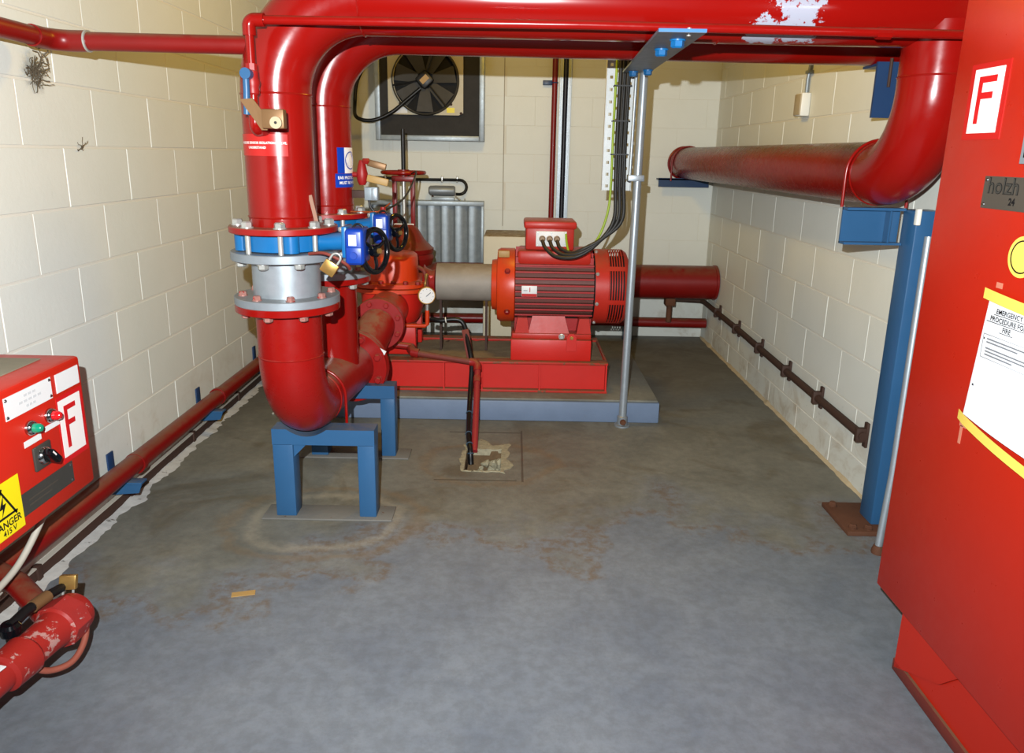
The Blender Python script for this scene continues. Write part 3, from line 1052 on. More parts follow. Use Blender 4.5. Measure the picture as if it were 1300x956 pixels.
hd.box(-0.014, -0.009, -0.006, 0.010, 0, 0.0006).box(0.009, 0.014, -0.006, 0.010, 0, 0.0006).box(-0.010, 0.010, -0.02, -0.008, 0, 0.0006)
part('head_symbol', wrap_z(hd, PXC, Y2, R8 + 0.0034, TH2 + 0.36, 1.303), ink_white, es)
part('text_panel', wrap_z(flat_rect(0.125, 0.052, 0.0008, 12), PXC, Y2, R8 + 0.001, TH2 + 0.20, 1.228), sign_blue, es)
part('print', wrap_z(text_bm('EAR PROTECTION', 0.0155, 0.0004), PXC, Y2, R8 + 0.0024, TH2 + 0.30, 1.238), ink_white, es)
part('print', wrap_z(text_bm('MUST BE WORN', 0.0155, 0.0004), PXC, Y2, R8 + 0.0024, TH2 + 0.30, 1.219), ink_white, es)

# ------------------------------------------------------------------ padlock helper
def padlock(label, pos, ux, uz, mat, s=1.0, group=None, gap=0.0):
    """pos: top centre of the body; ux across, uz up (toward the shackle)"""
    ux, uz = Vector(ux).normalized(), Vector(uz).normalized()
    n = ux.cross(uz).normalized()
    o = thing('padlock', label, 'padlock', pos, group)
    bm = bmesh.new()
    M = Matrix((ux, uz, n)).transposed().to_4x4()
    M.translation = Vector(pos)
    bb = B().box(-0.02 * s, 0.02 * s, -0.036 * s, 0, -0.008 * s, 0.008 * s, 0.003 * s)
    bb.bm.transform(M)
    part('body', bb, mat, o)
    sh = [(-0.012 * s, -0.005 * s, 0), (-0.012 * s, 0.014 * s, 0)] + [(-0.012 * s * math.cos(PI * k / 10), 0.014 * s + 0.012 * s * math.sin(PI * k / 10), 0) for k in range(1, 10)] + [(0.012 * s, 0.014 * s, 0), (0.012 * s, -0.005 * s, 0)]
    part('shackle', B().tube([M @ Vector(p) for p in sh], 0.0032 * s, 10), steel, o)
    return o


padlock('brass padlock hanging below the nearer black handwheel', (-0.545, 2.215, 1.012), (0.82, 0.05, -0.57), (0.57, 0.0, 0.82), brass, 1.15)
ch = [(-0.63, 2.262, 1.030), (-0.58, 2.240, 1.036), (-0.54, 2.235, 1.022), (-0.51, 2.245, 1.0), (-0.505, 2.26, 0.985)]
solo('strap', B().tube(smooth_path(ch, 6), 0.005, 8), rust_red, 'brown strap looped from the nearer gearbox to the brass padlock', 'strap', None, (-0.56, 2.235, 1.0))
solo('loose_strip', B().box(-0.006, 0.006, -0.002, 0.002, 0, 0.10, rot=Matrix.Translation((-0.625, 2.36, 1.104)) @ Matrix.Rotation(-0.2, 4, 'Y')), paint('dusty_tan_strip', (150, 110, 90), 0.6, 0.1),
     'thin tan strip standing up on the nearer red flange between the risers', 'strip', None, (-0.625, 2.36, 1.104))

# ------------------------------------------------------------------ levers, switch and tubing on the rear riser's right side
lv = thing('lever_valve', 'small red valve with two tan tagged levers on the right of the rear riser', 'valve', (-0.60, 2.97, 1.22))
part('body', B().lathe([(-0.045, 0.012), (-0.03, 0.02), (0.0, 0.022), (0.03, 0.016), (0.05, 0.010)], (-0.60, 2.96, 1.255), (0, 0, 1), 16), red_worn, lv)
part('inlet', B().cyl((-0.655, 2.965, 1.25), (-0.58, 2.96, 1.25), 0.011, seg=12), red_worn, lv)
part('knob', B().lathe([(0, 0.012), (0.012, 0.018), (0.022, 0.012)], (-0.582, 2.955, 1.29), (0, 0, 1), 14), red_worn, lv)
part('lever', B().box(0, 0.075, -0.008, 0.008, -0.013, 0.013, 0.004, rot=Matrix.Translation((-0.577, 2.955, 1.297)) @ Matrix.Rotation(0.25, 4, 'Y')), tag_bronze, lv)
part('lever', B().box(0, 0.085, -0.008, 0.008, -0.014, 0.014, 0.004, rot=Matrix.Translation((-0.580, 2.955, 1.238)) @ Matrix.Rotation(0.22, 4, 'Y')), timber, lv)
pswitch = thing('pressure_switch', 'small grey pressure switch box beside the rear riser', 'switch', (-0.59, 2.97, 1.17))
part('case', B().box(-0.588, -0.536, 2.93, 2.975, 1.152, 1.203, 0.003), sheet, pswitch)
part('cover', B().box(-0.560, -0.538, 2.926, 2.932, 1.156, 1.199, 0.002), galv, pswitch)
part('bracket', B().box(-0.64, -0.586, 2.945, 2.965, 1.16, 1.19, 0.002), rust_brown, pswitch)
solo('switch_cable', B().tube(smooth_path([(-0.575, 2.95, 1.152), (-0.566, 2.95, 1.12), (-0.54, 2.96, 1.102), (-0.51, 3.0, 1.115), (-0.48, 3.3, 1.15), (-0.55, 4.2, 1.23), (-0.64, 4.52, 1.2)], 8), 0.0045, 8), black_rub,
     'thin black cable drooping from the small grey switch toward the tall red wheel valve', 'cable', None, (-0.56, 2.95, 1.12))
for k, (zz, lab) in enumerate(((1.108, 'upper thin copper tube beside the rear riser'), (1.083, 'lower thin copper tube bending down beside the rear riser'))):
    solo('copper_tube', B().tube(smooth_path([(-0.648, 2.93, zz + 0.004), (-0.58, 2.93, zz), (-0.525, 2.93, zz - 0.002), (-0.513, 2.93, zz - 0.02), (-0.512, 2.93, 1.04)] if k else
         [(-0.648, 2.93, zz), (-0.56, 2.93, zz), (-0.53, 2.94, zz + 0.004), (-0.50, 3.0, zz + 0.03)], 6), 0.0032, 8), copper, lab, 'tube', 'copper tubes by the rear riser', (-0.6, 2.93, zz))
ds = thing('drain_cock', 'tiny red cock topped by the copper tube, on the farther blue valve neck', 'valve', (-0.512, 2.93, 1.0))
part('body', B().lathe([(0, 0.022), (0.02, 0.02), (0.028, 0.012), (0.045, 0.010)], (-0.515, 2.925, 1.083), (0, 0, 1), 14), red_worn, ds)
part('side_port', B().cyl((-0.515, 2.925, 1.095), (-0.56, 2.925, 1.09), 0.010, seg=12), red_worn, ds)

# ------------------------------------------------------------------ concrete plinth, base frame
pl = thing('concrete_plinth', 'low concrete plinth with blue-grey painted sides under the red pump frame', 'plinth', (-0.1, 4.2, 0))
part('slab', B().box(-1.12, 0.765, 3.592, 4.86, 0.0, 0.108, 0.006), plinth_side, pl)
part('top_surface', B().box(-1.112, 0.757, 3.600, 4.852, 0.108, 0.1205, 0.004), floor_mat, pl)
FY0, FY1, FX0, FX1, FZ0, FZ1 = 3.70, 4.26, -1.0, 0.505, 0.1205, 0.286
bf = thing('base_frame', 'red steel channel base frame carrying the pump and motor on the plinth', 'frame', (-0.25, 3.98, FZ0))
for ya, sgn in ((FY0, 1), (FY1, -1)):
    part('top_flange', B().box(FX0, FX1, min(ya, ya + sgn * 0.07), max(ya, ya + sgn * 0.07), FZ1 - 0.012, FZ1, 0.002), rail_rust, bf)
    part('bottom_flange', B().box(FX0, FX1, min(ya, ya + sgn * 0.07), max(ya, ya + sgn * 0.07), FZ0, FZ0 + 0.012, 0.002), rail_rust, bf)
    part('web', B().box(FX0, FX1, min(ya + sgn * 0.035, ya + sgn * 0.045), max(ya + sgn * 0.035, ya + sgn * 0.045), FZ0 + 0.012, FZ1 - 0.012), frame_red, bf)
for xr_ in (-0.66, -0.355, -0.155, 0.148, 0.497):
    part('rib', B().box(xr_ - 0.004, xr_ + 0.004, FY0 + 0.002, FY0 + 0.036, FZ0 + 0.012, FZ1 - 0.012), frame_red, bf)
part('end_plate', B().box(FX1 - 0.012, FX1, FY0 + 0.07, FY1 - 0.07, FZ0, FZ1, 0.002), frame_red, bf)
gb_ = B()
nx, ny = 40, 14
gv = [[gb_.bm.verts.new((FX0 + 0.01 + (FX1 - 0.022 - FX0) * i / nx, FY0 + 0.068 + (FY1 - FY0 - 0.136) * j / ny,
       FZ1 - 0.014 + 0.010 * mn.noise(Vector((i * 0.7, j * 0.9, 2))))) for j in range(ny + 1)] for i in range(nx + 1)]
for i in range(nx):
    for j in range(ny):
        gb_.bm.faces.new((gv[i][j], gv[i + 1][j], gv[i + 1][j + 1], gv[i][j + 1]))
part('grout_fill', gb_, grout, bf, sharp=90)

# ------------------------------------------------------------------ motor
MY, MZ = 3.98, 0.645
mo = thing('electric_motor', 'red finned electric motor on a red block with a terminal box on top', 'motor', (0.2, MY, FZ1))
part('pedestal', B().box(-0.006, 0.415, 3.735, 4.225, FZ1, 0.398, 0.004), frame_red, mo)
part('end_bell', B().lathe([(0, 0.10), (0.004, 0.135), (0.03, 0.14), (0.034, 0.19), (0.05, 0.2), (0.125, 0.2), (0.13, 0.19)], (-0.118, MY, MZ), (1, 0, 0), 48), orange_red, mo)
part('barrel', B().cyl((0.008, MY, MZ), (0.425, MY, MZ), 0.172, seg=48), paint('dusty_motor_barrel', (118, 72, 64), 0.6, 0.2, dust=0.9, dust_rgb=(110, 92, 80)), mo)
# horizontal cooling fins, every one a piece of its own
for k in range(11):
    z = MZ - 0.165 + 0.033 * k
    half = 0.205
    inner = math.sqrt(max(0.0, 0.171 ** 2 - (z - MZ) ** 2))
    for s in (-1, 1):
        ya, yb = MY + s * (inner - 0.004), MY + s * max(inner + 0.012, math.sqrt(max(0.0, 0.208 ** 2 - (z - MZ) ** 2)))
        part('fin', B().box(0.012, 0.422, min(ya, yb), max(ya, yb), z - 0.004, z + 0.004), fin_red, mo)
for k in range(8):
    y = MY - 0.122 + 0.035 * k
    zi = MZ + math.sqrt(0.171 ** 2 - (y - MY) ** 2) - 0.004
    part('fin', B().box(0.012, 0.422, y - 0.004, y + 0.004, zi, MZ + math.sqrt(0.208 ** 2 - (y - MY) ** 2)), fin_red, mo)
part('top_saddle', B().box(0.02, 0.41, MY - 0.135, MY + 0.10, MZ + 0.13, MZ + 0.206, 0.02), motor_red, mo)
# fan cowl with rows of slots
cw = B()
segc = 98
x0c, x1c = 0.43, 0.612
prof = [(0.43, 0.203), (0.50, 0.203), (0.582, 0.203), (0.604, 0.188), (0.614, 0.165)]
ringv = []
for (xx, rr) in prof:
    ringv.append([cw.bm.verts.new((xx, MY + rr * math.cos(2 * PI * i / segc), MZ + rr * math.sin(2 * PI * i / segc))) for i in range(segc)])
for q in range(len(prof) - 1):
    for i in range(segc):
        # slots in the band between the 2nd and 3rd profile ring
        if q == 1 and (i - 39.5) % 14 < 12:
            continue
        j = (i + 1) % segc
        cw.bm.faces.new((ringv[q][i], ringv[q][j], ringv[q + 1][j], ringv[q + 1][i]))
cw.bm.faces.new(ringv[-1])
part('fan_cowl', cw, motor_red, mo)
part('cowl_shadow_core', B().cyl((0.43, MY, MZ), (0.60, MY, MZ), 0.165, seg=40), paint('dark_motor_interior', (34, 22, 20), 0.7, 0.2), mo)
for q in range(7):                       # slot bars run along the curve of each opening
    th0, th1 = 2 * PI * (39.5 + 14 * q - 0.5) / segc, 2 * PI * (39.5 + 14 * q + 12.5) / segc
    for k in range(6):
        xx = 0.504 + 0.0135 * k
        pa = [(xx, MY + 0.2 * math.cos(th0 + (th1 - th0) * i / 16), MZ + 0.2 * math.sin(th0 + (th1 - th0) * i / 16)) for i in range(17)]
        part('slot_bar', B().tube(pa, 0.0034, 6), motor_red, mo)
for ang in (135, 180, 225, 90):
    th = math.radians(ang)
    p = Vector((0.44, MY + 0.203 * math.cos(th + 0.3), MZ + 0.203 * math.sin(th + 0.3)))
    inst('bolt', 'small_hex_bolt', hexbolt(0.6), steel, mo, p, (0, p.y - MY, p.z - MZ))
for th in (math.radians(150), math.radians(215)):
    p = Vector((-0.03, MY + 0.2 * math.cos(th), MZ + 0.2 * math.sin(th)))
    inst('bolt', 'hex_bolt', hexbolt(1.0), red_worn, mo, p, (0, p.y - MY, p.z - MZ))
part('lifting_tab', B().box(-0.08, -0.02, MY - 0.12, MY - 0.10, MZ + 0.165, MZ + 0.20, 0.004), timber, mo)
for xa, xb in ((0.015, 0.09), (0.34, 0.415)):
    for ya, yb in ((3.775, 3.90), (4.06, 4.185)):
        part('foot', B().prism([(xa, ya, 0.398), (xb, ya, 0.398), (xb, ya, 0.425), (xb - 0.012, ya, 0.505), (xa + 0.012, ya, 0.505), (xa, ya, 0.425)], (0, yb - ya, 0)), motor_red, mo)
part('foot_web', B().box(0.012, 0.42, 3.85, 4.11, 0.398, 0.49), fin_red, mo)
part('foot_gusset', B().prism([(0.085, 3.775, 0.425), (0.30, 3.775, 0.425), (0.275, 3.79, 0.515), (0.105, 3.79, 0.515)], (0, 0.02, 0)), motor_red, mo)
part('foot_rail', B().box(0.0, 0.415, 3.76, 3.91, 0.398, 0.425, 0.003), motor_red, mo)
part('jacking_lug', B().prism([(0.285, 3.733, 0.345), (0.335, 3.733, 0.345), (0.335, 3.733, 0.42), (0.322, 3.733, 0.437), (0.298, 3.733, 0.437), (0.285, 3.733, 0.42)], (0, -0.016, 0)), frame_red, mo)
inst('bolt', 'hex_bolt', hexbolt(1.0), steel, mo, (0.26, 3.759, 0.412), (0, -1, 0))
inst('bolt', 'small_hex_bolt', hexbolt(0.6), brass, mo, (0.31, 3.716, 0.415), (0, -1, 0))
rp_ = part('rating_plate', B().box(0.045, 0.125, 3.768, 3.772, MZ - 0.025, MZ + 0.032, 0.001), white_card, mo, label='white rating plate with red foot')
part('red_strip', B().box(0.046, 0.124, 3.766, 3.769, MZ - 0.024, MZ - 0.009), sticker_red2, rp_)
part('red_mark', B().box(0.086, 0.09, 3.766, 3.769, MZ + 0.0, MZ + 0.024), sticker_red2, rp_)
part('plate_line', B().box(0.055, 0.075, 3.766, 3.769, MZ + 0.006, MZ + 0.009), ink_grey, rp_)
tb = part('terminal_box', B().box(0.062, 0.315, 3.86, 4.09, 0.852, 0.985, 0.010), motor_red, mo)
part('box_lid', B().box(0.052, 0.327, 3.85, 4.10, 0.962, 1.002, 0.012), motor_red, tb)
gp = part('gland_plate', B().box(0.115, 0.275, 3.848, 3.858, 0.873, 0.952, 0.002), white_card, mo, label='white gland plate with three cable glands')
for xg in (0.148, 0.186, 0.224):
    part('cable_gland', B().lathe([(0, 0.017), (0.008, 0.017), (0.009, 0.013), (0.026, 0.012)], (xg, 3.848, 0.913), (0, -1, 0), 16), paint('dull_gland_brass', (128, 104, 78), 0.45, 0.15, metal=0.4), gp)
for xg, zg in ((0.124, 0.944), (0.266, 0.944), (0.124, 0.881), (0.266, 0.881), (0.195, 0.944)):
    inst('screw', 'tiny_screw', lambda: B().lathe([(0, 0.005), (0.002, 0.004)], (0, 0, 0), (0, 0, 1), 10), steel, gp, (xg, 3.847, zg), (0, -1, 0))

# coupling guard and pump
cg = thing('coupling_guard', 'mottled grey cylindrical coupling guard between pump and motor', 'guard', (-0.27, MY, FZ1))
part('shell', B().lathe([(0, 0.098), (0.002, 0.101), (0.298, 0.101), (0.30, 0.098)], (-0.415, MY, MZ + 0.01), (1, 0, 0), 48), guard_grey, cg)
for xa in (-0.40, -0.15):
    part('leg', B().box(xa, xa + 0.012, MY - 0.03, MY + 0.03, FZ1 - 0.006, MZ - 0.082), rust_brown, cg)

pu = thing('fire_pump', 'orange-red split-case water pump between the dusty reducer and the coupling guard', 'pump', (XP, MY, FZ1))
rounded = []


def superring(cx_, cy_, a, bq, z, n=48, e=3.2):
    out = []
    for i in range(n):
        th = 2 * PI * i / n
        c_, s_ = math.cos(th), math.sin(th)
        out.append(Vector((cx_ + a * math.copysign(abs(c_) ** (2 / e), c_), cy_ + bq * math.copysign(abs(s_) ** (2 / e), s_), z)))
    return out


px_, py_ = -0.655, MY
part('upper_casing', B().rings([superring(px_, py_, a_, b_, z_, e=e_) for a_, b_, z_, e_ in
     ((0.140, 0.165, 0.668, 2.4), (0.137, 0.162, 0.69, 2.4), (0.134, 0.158, 0.780, 2.4), (0.130, 0.152, 0.798, 2.4), (0.118, 0.14, 0.808, 2.3), (0.03, 0.04, 0.812, 2.0))]), orange_red, pu)
part('upper_split_flange', B().rings([superring(px_, py_, a_, b_, z_) for a_, b_, z_ in ((0.195, 0.215, 0.645), (0.198, 0.218, 0.648), (0.198, 0.218, 0.668), (0.192, 0.212, 0.671))]), orange_red, pu)
part('lower_split_flange', B().rings([superring(px_, py_, a_, b_, z_) for a_, b_, z_ in ((0.192, 0.212, 0.618), (0.198, 0.218, 0.621), (0.198, 0.218, 0.639), (0.195, 0.215, 0.641))]), orange_red, pu)
part('lower_casing', B().rings([superring(px_, py_, a_, b_, z_, e=2.5) for a_, b_, z_ in
     ((0.06, 0.08, 0.40), (0.11, 0.13, 0.415), (0.145, 0.17, 0.46), (0.165, 0.19, 0.53), (0.17, 0.195, 0.60), (0.172, 0.197, 0.62))]), frame_red, pu)
part('suction_nozzle', B().tube([(XP, 3.48, ZP), (XP, 3.60, ZP), (px_, 3.85, ZP)], lambda t: 0.085 + 0.02 * t, 36), frame_red, pu)
part('nozzle_flange', B().disc((XP, 3.459, ZP), (0, 1, 0), 0.125, 0.022, 48), red_worn, pu)
part('discharge_nozzle', B().tube([(px_, 4.05, 0.52), (px_, 4.2, 0.5), (px_, 4.30, 0.5)], 0.09, 32), frame_red, pu)
for yy in (3.85, 4.11):
    part('foot', B().box(px_ - 0.14, px_ + 0.14, yy - 0.03, yy + 0.03, FZ1 - 0.003, 0.45, 0.006), frame_red, pu)
part('bearing_bracket', B().lathe([(0, 0.10), (0.01, 0.085), (0.04, 0.07), (0.06, 0.075), (0.066, 0.06)], (-0.484, MY, MZ + 0.002), (1, 0, 0), 32), red_worn, pu)
part('bearing_cap', B().box(-0.47, -0.424, MY - 0.06, MY + 0.06, MZ - 0.06, MZ + 0.055, 0.012), frame_red, pu)
for k in range(6):
    for s in (-1,):
        inst('bolt', 'hex_bolt', hexbolt(1.0), red_worn, pu, (px_ - 0.16 + 0.064 * k, MY - 0.195, 0.671), (0, 0, 1))
part('gland_pipe', B().tube(smooth_path([(-0.50, 3.86, 0.75), (-0.468, 3.84, 0.73), (-0.455, 3.84, 0.67), (-0.455, 3.85, 0.62)], 6), 0.011, 10), rust_red, pu)

# pressure gauge on its tail pipe
gg = thing('pressure_gauge', 'round white-faced brass pressure gauge beside the pump', 'gauge', (-0.452, 3.80, 0.56))
gax = Vector((0.28, -1, 0.12)).normalized()
gc = Vector((-0.450, 3.79, 0.612))
part('case', B().lathe([(-0.03, 0.042), (-0.026, 0.046), (-0.002, 0.047), (0.001, 0.044), (0.001, 0.040)], gc, gax, 36), brass, gg)
part('dial', B().lathe([(0.0, 0.0405), (0.0016, 0.0405)], gc, gax, 36), white_card, gg)
ga, gu, gv_ = basis(gax)
part('needle', B().tube([gc + ga * 0.003 - gu * 0.004 - gv_ * 0.004, gc + ga * 0.003 + (gu * 0.8 + gv_ * 0.6) * 0.026], 0.0015, 6), ink_black, gg)
for k in range(9):
    th = math.radians(-45 + 270 * k / 8)
    d = gu * math.cos(th) + gv_ * math.sin(th)
    part('tick', B().tube([gc + ga * 0.002 + d * 0.031, gc + ga * 0.002 + d * 0.036], 0.0009, 5), ink_black, gg)
part('stem', B().cyl(gc - Vector((0, -0.01, 0.044)), gc - Vector((0, -0.01, 0.085)), 0.009, seg=10), steel, gg)
part('riser_tube', B().tube([gc + Vector((0, 0.01, -0.08)), gc + Vector((0, 0.01, -0.155)), gc + Vector((-0.012, 0.01, -0.165)), gc + Vector((-0.13, 0.01, -0.165))], 0.011, 10), orange_red, gg)
part('bleed_cock', B().lathe([(0, 0.005), (0.012, 0.008), (0.02, 0.006), (0.04, 0.006), (0.05, 0.009), (0.066, 0.009), (0.07, 0.004)], gc + Vector((-0.012, 0.02, 0.044)), (0.15, 0, 1), 12), brass, gg)

# small red pump pipes & black hose to the floor pit
dp = thing('drain_pipe', 'rusty red drain pipe along the frame, dropping to the hole in the floor', 'pipe', (-0.17, 3.3, 0))
part('horizontal_tube', B().tube([(-0.50, 3.665, 0.335), (-0.19, 3.655, 0.293)], 0.016, 14), rust_red, dp)
part('elbow', B().tube([(-0.53, 3.75, 0.34), (-0.525, 3.70, 0.345), (-0.508, 3.668, 0.337), (-0.48, 3.665, 0.333)], 0.024, 14), red_worn, dp)
part('inlet_tube', B().tube([(-0.62, 3.70, 0.37), (-0.53, 3.72, 0.355)], 0.018, 12), red_worn, dp)
part('outlet_elbow', B().tube([(-0.215, 3.655, 0.296)] + [(-0.187, 3.652, 0.292), (-0.176, 3.64, 0.28), (-0.174, 3.62, 0.258)], 0.022, 14), red_worn, dp)
part('down_tube', B().tube([(-0.174, 3.625, 0.265), (-0.172, 3.52, 0.19), (-0.166, 3.20, -0.01)], 0.0155, 14), paint('dull_red_tube', (150, 42, 44), 0.5, 0.2, wear=0.15, wear_rgb=(170, 150, 140)), dp)
part('union', B().tube([(-0.1735, 3.585, 0.237), (-0.173, 3.555, 0.215)], 0.0195, 8), red_worn, dp)
hose = smooth_path([(-0.43, 3.80, 0.487), (-0.38, 3.78, 0.482), (-0.32, 3.78, 0.49), (-0.275, 3.78, 0.485), (-0.25, 3.77, 0.455), (-0.235, 3.74, 0.40), (-0.215, 3.69, 0.33), (-0.205, 3.655, 0.27), (-0.208, 3.57, 0.15), (-0.205, 3.42, 0.07), (-0.196, 3.27, 0.03), (-0.185, 3.195, 0.0), (-0.18, 3.17, -0.06)], 8)
bh = thing('drain_hose', 'black drain hose curving over the frame edge and down to the floor hole', 'hose', (-0.2, 3.3, 0))
part('tube', B().tube(hose, 0.013, 12), black_rub, bh)
for q in (70, 78, 84, 90):
    p, d = hose[q], hose[q + 1] - hose[q - 1]
    part('tie', B().ringshape(p, d, 0.0135, 0.003, 16, 6), paint('blue_grey_tie', (60, 80, 96), 0.5, 0.1), bh)
part('hose_clip', B().ringshape(hose[12], hose[13] - hose[11], 0.0145, 0.003, 18, 6), cream_plastic, bh)
part('sleeve', B().box(-0.018, 0.018, -0.006, 0.006, 0, 0.155, 0.002, rot=Matrix.Translation((-0.215, 3.70, 0.30)) @ Matrix.Rotation(-0.22, 4, 'Y') @ Matrix.Rotation(-0.35, 4, 'X')), rust_red, bh)

# ------------------------------------------------------------------ outside-screw gate valve and discharge pipe behind the pump
GX, GY = -0.672, 4.55
gvv = thing('gate_valve', 'tall red rising-stem gate valve with flat red handwheel behind the pump', 'valve', (GX, GY, 0.3))
part('body', B().lathe([(-0.20, 0.15), (-0.18, 0.15), (-0.175, 0.10), (-0.08, 0.12), (0.08, 0.12), (0.175, 0.10), (0.18, 0.15), (0.20, 0.15)], (GX, GY, 0.50), (0, 1, 0), 36), red_old, gvv)
part('bonnet', B().lathe([(0, 0.13), (0.10, 0.13), (0.115, 0.165), (0.155, 0.178), (0.16, 0.178), (0.185, 0.17), (0.19, 0.175), (0.215, 0.178), (0.225, 0.165), (0.27, 0.12), (0.33, 0.085), (0.36, 0.06)], (GX, GY, 0.55), (0, 0, 1), 40), red_old, gvv)
for s in (-1, 1):
    part('yoke_leg', B().box(GX + s * 0.055 - 0.013, GX + s * 0.055 + 0.013, GY - 0.02, GY + 0.02, 0.86, 1.185, 0.004), red_old, gvv)
part('yoke_top', B().box(GX - 0.07, GX + 0.07, GY - 0.03, GY + 0.03, 1.165, 1.2, 0.006), red_old, gvv)
part('stem', B().cyl((GX, GY, 0.85), (GX, GY, 1.24), 0.012), steel, gvv)
wh = part('handwheel', B().ringshape((GX, GY, 1.218), (0, 0, 1), 0.125, 0.012, 44, 10), red, gvv)
part('hub', B().cyl((GX, GY, 1.195), (GX, GY, 1.235), 0.035), red_old, wh)
for k in range(5):
    th = 2 * PI * k / 5
    part('spoke', B().tube([(GX + 0.03 * math.cos(th), GY + 0.03 * math.sin(th), 1.212), (GX + 0.12 * math.cos(th), GY + 0.12 * math.sin(th), 1.218)], 0.009, 8), red, wh)
part('stem_cover', B().cyl((GX, GY, 1.235), (GX, GY, 1.47), 0.013), black_rub, gvv, label='black stem cover tube')
part('tag_plate', B().box(GX - 0.06, GX + 0.06, GY - 0.026, GY - 0.022, 0.872, 0.915, 0.001), cream_plastic, gvv, label='off-white name tag')

# cream thrust block and discharge pipe along the back wall
solo('thrust_block', B().box(-0.205, 0.195, 4.97, 5.40, 0, 0.80, 0.012), pier_cream, 'cream painted concrete block with dusty top standing behind the motor', 'block', None, (0, 5.2, 0))
dc = thing('discharge_pipe', 'thick red pipe low along the back wall, running behind the motor to the right wall', 'pipe', (0.6, 5.19, 0.475))
part('barrel', B().cyl((0.195, 5.19, 0.475), (XR - 0.018, 5.19, 0.475), 0.118, seg=44), red_old, dc)
part('end_collar', B().lathe([(0, 0.118), (0.003, 0.123), (0.02, 0.123), (0.022, 0.118)], (XR - 0.026, 5.19, 0.475), (1, 0, 0), 44), red_old, dc)
dc2 = part('left_barrel', B().tube([(GX, 4.75, 0.50), (GX, 4.95, 0.49)] + arc((GX + 0.2, 4.99, 0.475), (-1, 0, 0), (0, 1, 0), 0.2, 0, PI / 2, 12) + [(-0.207, 5.19, 0.475)], 0.112, 36), red_old, dc)
part('drain_tee', B().box(1.085, 1.155, 5.13, 5.21, 0.31, 0.365, 0.006), rust, dc)
part('drain_tail', B().cyl((1.12, 5.17, 0.32), (1.12, 5.17, 0.19), 0.02, seg=12), rust, dc)
part('pipe_clip', B().box(1.09, 1.15, 5.14, 5.20, 0.355, 0.362), rust, dc)

# ------------------------------------------------------------------ small bore red pipe round the foot of the walls
sb = thing('test_pipe', 'slim red pipe on blue brackets along the foot of the left wall', 'pipe', (-1.425, 3.0, 0.165))
part('tube', B().tube([(-1.425, -0.3, 0.195), (-1.425, 2.2, 0.178), (-1.425, 5.30, 0.158)], 0.036, 20), red_old, sb)
for yy in (2.56, 3.36, 4.14):
    part('socket', B().cyl((-1.425, yy + 0.03, 0.172), (-1.425, yy + 0.055, 0.172), 0.041, seg=20), red_old, sb)
for yy, lab in ((2.545, 'blue wall bracket under the slim red pipe, nearest the control box'), (3.33, 'blue wall bracket under the slim red pipe, in the middle of the left wall'), (4.11, 'blue wall bracket under the slim red pipe, just behind the front riser')):
    br = thing('pipe_bracket', lab, 'bracket', (XL, yy, 0.13), 'blue brackets along the left wall')
    part('shelf', B().box(XL + 0.003, -1.372, yy - 0.022, yy + 0.022, 0.118, 0.126, 0.001), blue_steel, br)
    part('gusset', B().prism([(XL + 0.003, yy - 0.022, 0.118), (-1.372, yy - 0.022, 0.118), (-1.385, yy - 0.022, 0.085), (XL + 0.003, yy - 0.022, 0.075)], (0, 0.006, 0)), blue_steel, br)
    part('wall_plate', B().box(XL + 0.002, XL + 0.008, yy - 0.012, yy + 0.03, 0.09, 0.232, 0.001), navy_steel, br)
solo('back_test_pipe', B().cyl((0.2, 5.36, 0.145), (XR - 0.006, 5.36, 0.14), 0.036, seg=20), red_old, 'slim red pipe at floor level along the back wall below the thick red pipe', 'pipe', None, (0.8, 5.36, 0.14))
solo('low_back_pipe', B().cyl((XL + 0.02, 5.32, 0.15), (-0.207, 5.36, 0.148), 0.036, seg=20), red_old, 'slim red pipe along the foot of the back wall left of the cream block', 'pipe', None, (-0.8, 5.34, 0.15))
fl_ = thing('floor_clip', 'small blue clip holding the slim floor-level pipe on the back wall', 'clip', (0.86, 5.36, 0.1))
part('strap', B().box(0.85, 0.87, 5.318, 5.40, 0.10, 0.186, 0.002), blue_steel, fl_)
part('stud', B().cyl((0.86, 5.33, 0.18), (0.86, 5.33, 0.225), 0.006, seg=8), blue_steel, fl_)
part('foot', B().box(0.83, 0.89, 5.32, 5.42, 0.0, 0.102, 0.002), blue_steel, fl_)

# conduits
lc = thing('left_conduit', 'dark brown conduit with flaking paint along the left wall near the floor', 'conduit', (XL, 3, 0.06))
part('tube', B().box(XL + 0.0005, XL + 0.016, 0.4, 5.3, 0.0, 0.046, 0.003), rust_brown, lc)
part('lip', B().box(XL + 0.0005, XL + 0.019, 0.4, 5.3, 0.0465, 0.051), paint('pale_lip', (196, 190, 176), 0.6, 0.1), lc)
for k in range(8):
    part('clip', B().box(XL + 0.0002, XL + 0.022, 0.9 + 0.58 * k, 0.925 + 0.58 * k, 0.0, 0.054, 0.003), rust_brown, lc)
rc = thing('right_conduit', 'rusty brown conduit clamped along the foot of the right wall', 'conduit', (XR, 4, 0.29))
part('tube', B().tube([(XR - 0.026, 2.78, 0.262), (XR - 0.026, 3.6, 0.274), (XR - 0.026, 4.5, 0.292), (XR - 0.028, 5.36, 0.30), (XR - 0.05, 5.40, 0.302), (1.14, 5.40, 0.312), (1.12, 5.28, 0.315)], 0.018, 14), rust_brown, rc)
